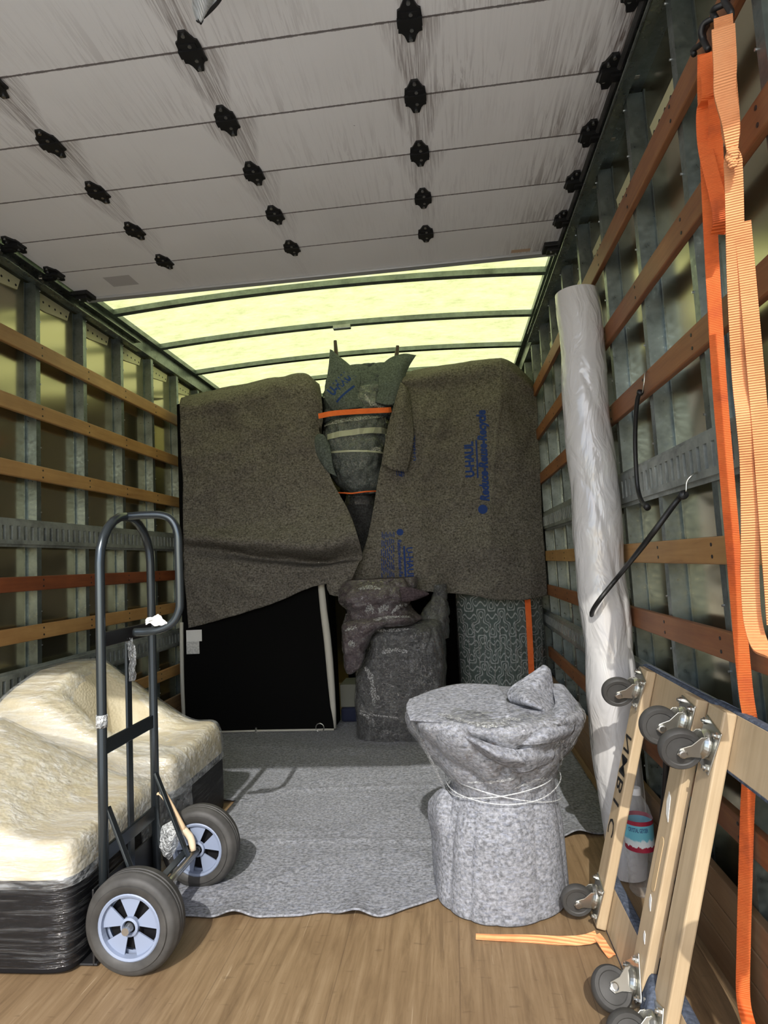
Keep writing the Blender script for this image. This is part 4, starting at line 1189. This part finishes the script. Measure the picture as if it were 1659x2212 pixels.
# ------------------------------------------------------------------ dollies
def dolly(label, loc, yl=-.22):
    d = thing('furniture_dolly', label, 'dolly', loc, 'furniture dollies leaning on edge at right', rot=(0, math.radians(15.5), 0))
    Ln = .715
    for y in (.11, yl - .02):
        m = MB().box((0, y, 0), (.027, y + .077, Ln))
        r = m.build('runner', M['dolly_wood'], d, local=True, bevel=.004)
    for z0 in (0.0, Ln - .115):
        m = MB().box((.028, yl - .035, z0), (.047, .235, z0 + .115)).build('cross_board', M['dolly_wood'], d, local=True, bevel=.003)
        for zz in ((z0 - .006, z0 + .022), (z0 + .093, z0 + .121)):
            c = MB().box((.0285, yl - .042, zz[0]), (.056, .242, zz[1]))
            c.build('carpet_padding', M['dolly_carpet'], d, local=True, bevel=.006)
    return d
def caster_proto(parent):
    c = thing('caster'); c.parent = parent
    for k in ('label', 'category'): 
        if k in c: del c[k]
    MB().box((-.004, -.042, -.048), (0, .042, .048)).build('mounting_plate', M['zinc'], c, local=True, bevel=.002)
    for y in (-.031, .031):
        for z in (-.037, .037): MB().lathe([(.0075, -.004), (.0075, -.010), (.004, -.0105), (.004, -.015)], 'X', (0, y, z), 8).build('bolt', M['bolt'], c, local=True)
    s = MB().lathe([(.028, -.004), (.031, -.008), (.031, -.012), (.026, -.018), (.024, -.020)], 'X', (0, 0, 0), 28)
    for sgn in (-1, 1):
        pts = [(-.014, .024), (-.026, .020), (-.040, -.002), (-.060, -.016), (-.062, -.030), (-.050, -.036), (-.034, -.028), (-.014, -.024)]
        mm = Matrix(((1,0,0,0),(0,0,1,0),(0,1,0,0),(0,0,0,1)))
        s.prism(pts, .0165*sgn, .0190*sgn, mm)
    s.box((-.018, -.019, -.024), (-.014, .019, .024))
    s.build('fork', M['zinc'], c, local=True, bevel=.001)
    w = MB().lathe([(.010, -.013), (.030, -.010), (.032, -.012), (.040, -.012), (.044, -.007), (.045, 0), (.044, .007), (.040, .012), (.032, .012), (.030, .010), (.010, .013)], 'Y', (-.052, 0, -.024), 40)
    w.build('wheel', M['rubber'], c, local=True, smooth=True, auto=45)
    MB().lathe([(.006, -.025), (.009, -.024), (.009, -.019), (.009, .019), (.009, .024), (.006, .025)], 'Y', (-.052, 0, -.024), 12).build('axle_bolt', M['bolt'], c, local=True)
    return c
d1 = dolly('wooden furniture dolly on edge beside the water bottle, lettered in black on its runner', (.335, 1.70, .012))
cp = caster_proto(d1)
placed = [(0, .148, .655, .35), (0, .148, .065, .15), (0, -.20, .655, .1), (0, -.20, .065, -.75)]
for k, (x, y, z, a) in enumerate(placed):
    c = cp if k == 0 else copy_tree(cp, d1)
    c.location = (x, y, z); c.rotation_euler = (a, 0, 0)
d2 = dolly('wooden furniture dolly on edge nearest the picture\'s lower right corner, behind the orange strap', (.345, 1.235, .012), -.40)
for k, (x, y, z, a) in enumerate([(0, .15, .635, .25), (0, .15, .05, -.3), (0, -.34, .64, .2), (0, -.34, .06, .6)]):
    c = copy_tree(cp, d2); c.location = (x, y, z); c.rotation_euler = (a, 0, 0)
# marker lettering on the far runner of dolly 1 (reads down the runner)
mk = MB()
for s, zt, ln in (('N', .52, .045), ('M', .462, .052), ('B', .398, .036), ('I', .335, .008), ('C', .285, .045)):
    vs, fs_ = text_mesh(s, bold=.004)
    pts = [Vector((-.0012, .122 + .052 * v.y, zt - ln * v.x)) for v in vs]
    MB().add(pts, fs_).build('handwritten_letters', M['black_metal'], d1, local=True)
# slot and worn spots on the near runner of dolly 1
sl_ = MB()
def stad(zc, ln, w, y=-.202):
    pts = []
    for k in range(9): t = PI * k / 8; pts.append((y + w * math.cos(t), zc + ln / 2 + w * math.sin(t)))
    for k in range(9): t = PI + PI * k / 8; pts.append((y + w * math.cos(t), zc - ln / 2 + w * math.sin(t)))
    return pts
T = Matrix(((0,0,1,0),(1,0,0,0),(0,1,0,0),(0,0,0,1)))
sl_.prism(stad(.33, .10, .011), -.0012, .0, T)
sl_.build('hand_slot', mat('slot_interior', (.50, .36, .20), .8), d1, local=True)
st_ = MB()
for zc, ln, w, y in ((.46, .06, .014, -.202), (.245, .03, .009, -.204), (.17, .022, .008, -.208)):
    pts = [(y - w, zc - ln/2), (y + w * .3, zc - ln * .3), (y + w, zc + ln * .1), (y + w * .8, zc + ln/2), (y - w * .2, zc + ln * .35)]
    st_.prism(pts, -.0014, -.0004, T)
st_.build('torn_sticker', mat('sticker_remnant', (.75, .74, .70), .5), d1, local=True)
# cable loop hanging behind dolly 1
t = thing('rubber_tie', 'black rubber tie hanging in a loop behind the lettered wooden dolly', 'rubber strap', tuple(at(1440, 1640, 0, .56)))
c = curve([at(1440, 1600, 0, .55), at(1438, 1680, 0, .55), at(1430, 1780, 0, .545), at(1422, 1840, 0, .545), at(1428, 1880, 0, .545), at(1462, 1904, 0, .545), at(1488, 1885, 0, .55), at(1494, 1820, 0, .555), at(1480, 1740, 0, .56), at(1475, 1690, 0, .565)], 60)
MB().tube(c, .0085, 10).build('rubber_band', M['tie'], t, smooth=True)

# ------------------------------------------------------------------ water bottle
wb = at(1392, 1930, 2, 0)
bo = thing('water_bottle', 'clear plastic water bottle with white cap and blue label beside the sheeting roll', 'bottle', (wb.x, wb.y + .005, 0.0))
H_ = .318; R_ = .043
s_ = .98
prof = [(.020, .004), (.034, .0), (.040, .010)]
z = .012
while z < .128:
    prof.append((.0415 + .0015 * math.sin(z * 260), z)); z += .004
prof += [(.0425, .132), (.0435, .137), (.0435, .228), (.041, .236), (.036, .255), (.027, .275), (.017, .290), (.0135, .296), (.0135, .302)]
gm = mat('clear_pet', (.97, .98, .98), .05, 0, .5); pbn = gm.node_tree.nodes['Principled BSDF']
trn = N(gm, 'ShaderNodeBsdfTransparent'); mxn = N(gm, 'ShaderNodeMixShader'); lw = N(gm, 'ShaderNodeLayerWeight'); lw.inputs[0].default_value = .35
fa = ramp(gm, lw.outputs['Facing'], [(.2, .05), (.95, .45)])
L(gm, fa, mxn.inputs[0]); L(gm, trn.outputs[0], mxn.inputs[1]); L(gm, pbn.outputs[0], mxn.inputs[2]); L(gm, mxn.outputs[0], gm.node_tree.nodes['Material Output'].inputs[0])
bump(gm, noi(gm, coord(gm, (1, 1, 1)), 60, 2, .5, 1.5), .6, .006)
prof = [(r * s_, h * s_) for r, h in prof]
MB().lathe(prof, 'Z', (0, 0, 0), 40).build('bottle_body', gm, bo, local=True, smooth=True)
MB().lathe([(.0165*s_, .296*s_), (.0165*s_, .312*s_), (.0150*s_, .316*s_), (.004, .316*s_)], 'Z', (0, 0, 0), 28).build('cap', mat('white_cap', (.82, .82, .82), .4), bo, local=True, smooth=True, auto=40)
lm_ = mat('bottle_label', (.35, .62, .72), .4); sz = N(lm_, 'ShaderNodeSeparateXYZ'); L(lm_, coord(lm_), sz.inputs[0])
hh_ = math_(lm_, 'DIVIDE', math_(lm_, 'SUBTRACT', sz.outputs[2], .137 * s_), .091 * s_)
jag = math_(lm_, 'ADD', hh_, math_(lm_, 'MULTIPLY', math_(lm_, 'SUBTRACT', noi(lm_, coord(lm_, (1, 1, .3)), 90, 2), .5), .22))
c = ramp(lm_, jag, [(.0, (.35, .02, .05)), (.14, (.35, .02, .05)), (.16, (.75, .80, .82)), (.34, (.70, .78, .80)), (.40, (.16, .50, .62)), (.80, (.16, .50, .62))])
c = mixc(lm_, math_(lm_, 'GREATER_THAN', hh_, .86), c, (.35, .02, .05)); setc(lm_, c)
MB().lathe([(.0442*s_, .137*s_), (.0442*s_, .228*s_)], 'Z', (0, 0, 0), 40, caps=False).build('label_band', lm_, bo, local=True, smooth=True)
vs, fs_ = text_mesh('CRYSTAL GEYSER', bold=.02)
tm = MB(); ta = []
for v in vs:
    th = (-.75 + 1.35 * v.x); r = .0446 * s_
    # facing the camera: direction from bottle to camera
    ta.append(Vector((r * math.sin(th - .22), -r * math.cos(th - .22), (.196 + .013 * v.y) * s_)))
tm.add(ta, fs_); tm.build('printed_lettering', mat('navy_print', (.02, .05, .2), .5), bo, local=True)

# ------------------------------------------------------------------ wrapped armchairs at left
def S(t): t = max(0, min(1, t)); return t * t * (3 - 2 * t)
def blob(x0, x1, y0, y1, h, zb, e=13, nr=46, nt=150, p=12, seed=1, amp=.006):
    cx, cy, rx, ry = (x0+x1)/2, (y0+y1)/2, (x1-x0)/2, (y1-y0)/2
    P = []
    for k in range(nr + 1):
        # samples packed at the rim
        s = 1 - (k / nr) ** 1.6
        row = []
        for i in range(nt):
            t = 2 * PI * i / nt; ee = 2 / e
            ux = abs(math.cos(t)) ** ee * (1 if math.cos(t) >= 0 else -1); uy = abs(math.sin(t)) ** ee * (1 if math.sin(t) >= 0 else -1)
            x = cx + rx * ux * s; y = cy + ry * uy * s
            hh = h(x, y)
            z = zb + (hh - zb) * (1 - min(1, s) ** (p * 2)) ** (1 / 2.6)
            z += amp * nz((x, y, z), 3.5, seed, 1) - amp * .8 * ridge((x * .7 + y, y * .5 - x, 0), 2.5, seed + 1) ** 3
            if s > .985: z = zb if k == 0 else z
            row.append(Vector((x, y, z)))
        P.append(row)
    m = MB(); m.grid(P, True)
    m.f = [f[::-1] for f in m.f]
    return m
def shell(m, off, zmin=None):
    """slightly larger copy for the film"""
    c = sum(m.v, Vector()) / len(m.v)
    r = MB(); r.f = list(m.f)
    for v in m.v:
        d = (v - c); d = Vector((d.x, d.y, max(d.z, 0))).normalized()
        r.v.append(v + d * off)
    return r
def armchair(label, x0, x1, y0, y1, h, seed, zb=.245):
    a = thing('wrapped_armchair', label, 'armchair', ((x0+x1)/2, (y0+y1)/2, 0))
    up = blob(x0, x1, y0, y1, h, zb, seed=seed)
    up.build('upholstery', M['cream'], a, smooth=True)
    # base
    bsr = []
    for z, g in ((.012, -.004), (.02, 0), (.12, .002), (.235, 0), (.252, -.006)):
        bsr.append(((x0+x1)/2, (y0+y1)/2, z, (x1-x0)/2 + g, (y1-y0)/2 + g, 14))
    loft(bsr, 120, 24).build('black_base', M['black_film_base'], a, smooth=True)
    loft([(r[0], r[1], r[2] * .93 + .016, r[3] + .007, r[4] + .007, 14) for r in bsr], 110, 24, crumple(.004, seed + 7, 9), cap=False).build('base_film', M['film_dark'], a, smooth=True)
    shell(blob(x0 - .003, x1 + .003, y0 - .003, y1 + .003, lambda x, y: h(x, y) + .004, zb - .02, seed=seed, amp=.010), .006).build('plastic_film', M['film_sofa'], a, smooth=True)
    return a
h1 = lambda x, y: .34 + .18 * S((-1.15 - x) / .45) + .03 * S((y - 1.75) / .3) * S((-1.2 - x) / .2)
armchair('cream armchair wrapped in stretch film, nearest at left beside the hand truck', -1.83, -1.05, 1.59, 2.13, h1, 3)
def h2(x, y):
    back = .30 * S((-1.42 - x) / .16); arm = (.015 + .22 * S((-1.14 - x) / .42)) * S((y - 2.50) / .12)
    return .365 + max(back * (1 - .25 * S((2.45 - y) / .25)), arm)
armchair('cream armchair wrapped in stretch film with a rounded back, farther one behind the hand truck', -1.80, -1.05, 2.20, 2.72, h2, 9)
# film stretched between the two
br_ = Sheet([[Vector((-1.70, 2.05, .52)), Vector((-1.70, 2.20, .50)), Vector((-1.68, 2.30, .56))], [Vector((-1.35, 2.02, .47)), Vector((-1.32, 2.18, .41)), Vector((-1.30, 2.32, .42))], [Vector((-1.08, 1.98, .36)), Vector((-1.07, 2.15, .33)), Vector((-1.07, 2.32, .36))], [Vector((-1.045, 1.95, .25)), Vector((-1.04, 2.15, .20)), Vector((-1.045, 2.34, .24))], [Vector((-1.045, 1.95, .02)), Vector((-1.04, 2.15, .02)), Vector((-1.045, 2.34, .02))]], lambda p, u, v: Vector((.008 * nz(p, 9, 5), 0, .008 * nz(p, 8, 2))))
o = br_.mb(40, 60).build('stretch_film', M['film_sofa'], smooth=True)
tag(o, 'clear stretch film spanning the gap between the two cream armchairs', 'plastic film')

# ------------------------------------------------------------------ hand truck
ht = thing('hand_truck', 'black tubular hand truck with two fat rubber wheels standing left of centre', 'hand truck', (-1.0, 1.81, 0))
XT = -1.0; YA, YC = 1.665, 1.965
pts = [(XT, YA, .03), (XT, YA, .5), (XT, YA, 1.08)]
n = 12; zc_ = 1.08; ry_ = (YC - YA) / 2
for k in range(1, n): 
    t = PI - PI * k / n; pts.append((XT, (YA + YC)/2 + ry_ * math.cos(t), zc_ + .145 * math.sin(t)))
pts += [(XT, YC, 1.08), (XT, YC, .5), (XT, YC, .03)]
MB().tube(pts, .0135, 14).build('frame_tube', M['tube'], ht, smooth=True)
YM = 1.815
lp = [(XT, YM, 1.225), (XT + .06, YM, 1.226), (XT + .115, YM, 1.222), (XT + .148, YM, 1.205), (XT + .166, YM, 1.165), (XT + .168, YM, 1.10), (XT + .168, YM, .96), (XT + .164, YM, .925), (XT + .146, YM, .893), (XT + .11, YM, .873), (XT + .06, YM, .866), (XT + .02, YM, .866)]
MB().tube([spline([Vector(p) for p in lp], k / 59) for k in range(60)], .0125, 14).build('grab_handle', M['tube'], ht, smooth=True)
MB().beam((XT, YA + .01, .862), (XT, YC - .01, .862), .012, .042, (0, 0, 1)).build('upper_cross_plate', M['black_metal'], ht, bevel=.002)
MB().beam((XT, YA, .562), (XT, YC, .562), .010, .042).build('cross_bar', M['tube'], ht, bevel=.003)
MB().beam((XT, YA, .275), (XT, YC, .275), .010, .042).build('cross_bar', M['tube'], ht, bevel=.003)
MB().beam((XT - .002, YM, .05), (XT - .002, YM, .86), .028, .008, (1, 0, 0)).build('centre_bar', M['tube'], ht, bevel=.002)
for y in (YA + .01, YC - .01):
    MB().beam((XT + .008, y, .40), (-.888, y + (.03 if y < 1.8 else -.03) * 0, .135), .020, .008, (1, 0, 0)).build('brace', M['tube'], ht, bevel=.002)
MB().beam((-.888, YA + .03, .15), (XT, YA + .05, .06), .02, .008, (0, 0, 1)).build('brace', M['tube'], ht)
MB().tube([(-.888, 1.665, .127), (-.888, 2.015, .127)], .012, 14).build('axle', M['zinc'], ht, smooth=True)
MB().beam((-.905, 1.66, .145), (-.905, 2.01, .145), .022, .006).build('axle_bracket', M['tube'], ht)
# toe plate, on the floor on the far side
tpm = MB().box((XT - .16, YA - .03, .004), (XT - .005, YC + .03, .010)).box((XT - .018, YA - .03, .004), (XT - .012, YC + .03, .20))
tpm.build('toe_plate', M['black_metal'], ht, bevel=.002)
def wheel(yc, name='wheel'):
    w = thing(name, None, None, (-.888 - XT, yc - 1.81, .129)); w.parent = ht
    R = .129; hw = .041
    t = [(.084, -hw + .006), (.090, -hw), (.104, -hw - .001), (.106, -hw + .003), (.116, -hw + .004), (.123, -hw + .011), (.127, -hw + .021)]
    for k in range(3):
        y = -.015 + .012 * k
        t += [(R, y - .003), (R, y + .003), (R - .003, y + .0045), (R - .003, y + .0075)]
    t += [(R - .001, .022), (.124, hw - .012), (.117, hw - .004), (.105, hw - .002), (.103, hw), (.088, hw), (.084, hw - .006)]
    MB().lathe(t, 'Y', (0, 0, 0), 64, caps=False).build('tyre', M['rubber'], w, local=True, smooth=True, auto=50)
    for sg in (-1, 1):
        m = MB()
        m.lathe([(.085, sg*(hw - .004)), (.082, sg*(hw - .002)), (.076, sg*(hw - .004)), (.074, sg*(hw - .020))], 'Y', (0, 0, 0), 48, caps=False)
        nsp = 5
        for k in range(nsp):
            a = 2 * PI * k / nsp + .3
            # wide spoke sector
            pts = []
            for q in range(5): 
                b = a + (-.40 + .80 * q / 4); pts.append((.077 * math.cos(b), .077 * math.sin(b)))
            for q in range(3):
                b = a + (.30 - .60 * q / 2); pts.append((.020 * math.cos(b), .020 * math.sin(b)))
            mm = Matrix(((1,0,0,0),(0,0,1,0),(0,1,0,0),(0,0,0,1)))
            m.prism(pts, sg*(hw - .014), sg*(hw - .018), mm)
        m.lathe([(.024, sg*(hw - .018)), (.024, sg*(hw - .006)), (.018, sg*(hw - .004)), (.016, sg*(hw - .012))], 'Y', (0, 0, 0), 28, caps=False)
        m.build('rim', M['rim'], w, local=True)
        b = MB().lathe([(.012, sg*(hw - .012)), (.012, sg*(hw - .006)), (.008, sg*(hw + .004)), (.004, sg*(hw + .008))], 'Y', (0, 0, 0), 16)
        b.build('axle_nut', M['bolt'], w, local=True)
    MB().lathe([(.070, -.010), (.083, -.010), (.083, .010), (.070, .010)], 'Y', (0, 0, 0), 40, caps=False).build('inner_rim', M['rim'], w, local=True)
    MB().lathe([(.071, -.002), (.071, .002)], 'Y', (0, 0, 0), 40).build('rim_web', M['black_film_base'], w, local=True)
    return w
wheel(1.625); wheel(2.055)
MB().tube([(-.888, 1.578, .129), (-.888, 1.570, .129)], .010, 12).build('hub_cap', M['bolt'], ht)
# plastic shreds on the frame
Sheet([[Vector((XT + .004, YM - .02, .85)), Vector((XT + .006, YM + .02, .85))], [Vector((XT + .010, YM - .018, .79)), Vector((XT + .012, YM + .02, .78))], [Vector((XT + .006, YM - .012, .72)), Vector((XT + .004, YM + .026, .715))]], lambda p, u, v: Vector((.006 * nz(p, 40, 2), 0, 0))).mb(12, 20).build('plastic_shred', M['bag'], ht, smooth=True)
kk = at(343, 1340, 1, YM)
wb_ = Sheet([[kk + Vector((-.035, -.01, -.012)), kk + Vector((-.02, -.015, -.006)), kk + Vector((.0, -.015, -.016)), kk + Vector((.03, -.01, -.010))], [kk + Vector((-.036, -.012, .006)), kk + Vector((-.01, -.02, .004)), kk + Vector((.012, -.018, -.002)), kk + Vector((.032, -.01, -.006))], [kk + Vector((-.022, -.01, .012)), kk + Vector((-.006, -.016, .014)), kk + Vector((.008, -.014, .022)), kk + Vector((.016, -.01, .002))]], lambda p, u, v: Vector((0, .008 * nz(p, 45, 3), .004 * nz(p, 60, 5))))
o = wb_.mb(26, 18).build('white_plastic_scrap', mat('white_plastic', (.75, .76, .74), .4), smooth=True, solid=.0015)
tag(o, 'crumpled white plastic scrap caught on the grab handle of the hand truck', 'plastic scrap')
MB().tube([(XT, YA, .655), (XT, YA, .62)], .016, 12).build('tape_wrap', M['bag'], ht, smooth=True)

# split bamboo sticks taped together, leaning on the far wheel
bb = thing('bamboo_stick', 'split pale bamboo stick with tape leaning on the far hand-truck wheel', 'stick', tuple(at(420, 1818, 1, 2.0)))
A_, B_ = at(340, 1682, 1, 1.96), at(398, 1795, 1, 1.995)
C_ = at(424, 1822, 1, 2.0)
MB().tube(curve([A_, A_.lerp(B_, .5) + Vector((.002, 0, 0)), B_], 12), [.003 + .0007 * k for k in range(12)], 8).build('bamboo_sliver', M['bamboo'], bb, smooth=True)
MB().tube(curve([at(336, 1712, 1, 1.96), at(352, 1725, 1, 1.965), at(388, 1785, 1, 1.985)], 12), [.0045, .005, .006] + [.002] * 9, 8).build('bamboo_sliver', M['bamboo'], bb, smooth=True)
MB().tube(curve([B_ + (B_ - C_) * .25, B_.lerp(C_, .5), at(418, 1838, 1, 1.99)], 10), [.010, .012, .012, .011, .0115, .011, .0115, .011, .010, .009], 12).build('tape_wrapping', mat('masking_tape', (.66, .54, .38), .6), bb, smooth=True)
Sheet(netpx([[(372, 1772, 1.99), (385, 1785, 1.98), (398, 1800, 1.99)], [(345, 1790, 1.98), (370, 1805, 1.95), (388, 1812, 1.98)], [(333, 1828, 1.98), (360, 1832, 1.95), (378, 1840, 1.98)], [(348, 1838, 1.98), (356, 1850, 1.97), (364, 1858, 1.98)]]), lambda p, u, v: Vector((0, .008 * nz(p, 40, 6), 0))).mb(24, 24).build('torn_plastic', M['bag'], bb, smooth=True)

# felt pad draped over the lower end of the lettered dolly
fd = Sheet(netpx([[(1398, 2118, 1.50), (1415, 2112, 1.46), (1436, 2128, 1.50)], [(1396, 2150, 1.46), (1415, 2148, 1.42), (1438, 2160, 1.46)], [(1388, 2215, 1.42), (1408, 2225, 1.38), (1426, 2225, 1.42)], [(1384, 2260, 1.42), (1402, 2262, 1.38), (1420, 2260, 1.42)]]), dB(.004, 7))
o = fd.mb(20, 30).build('carpet_scrap', M['dolly_carpet'], None, smooth=True, solid=.02)
tag(o, 'blue-grey carpet pad hanging over the lower corner between the two dollies', 'carpet pad')
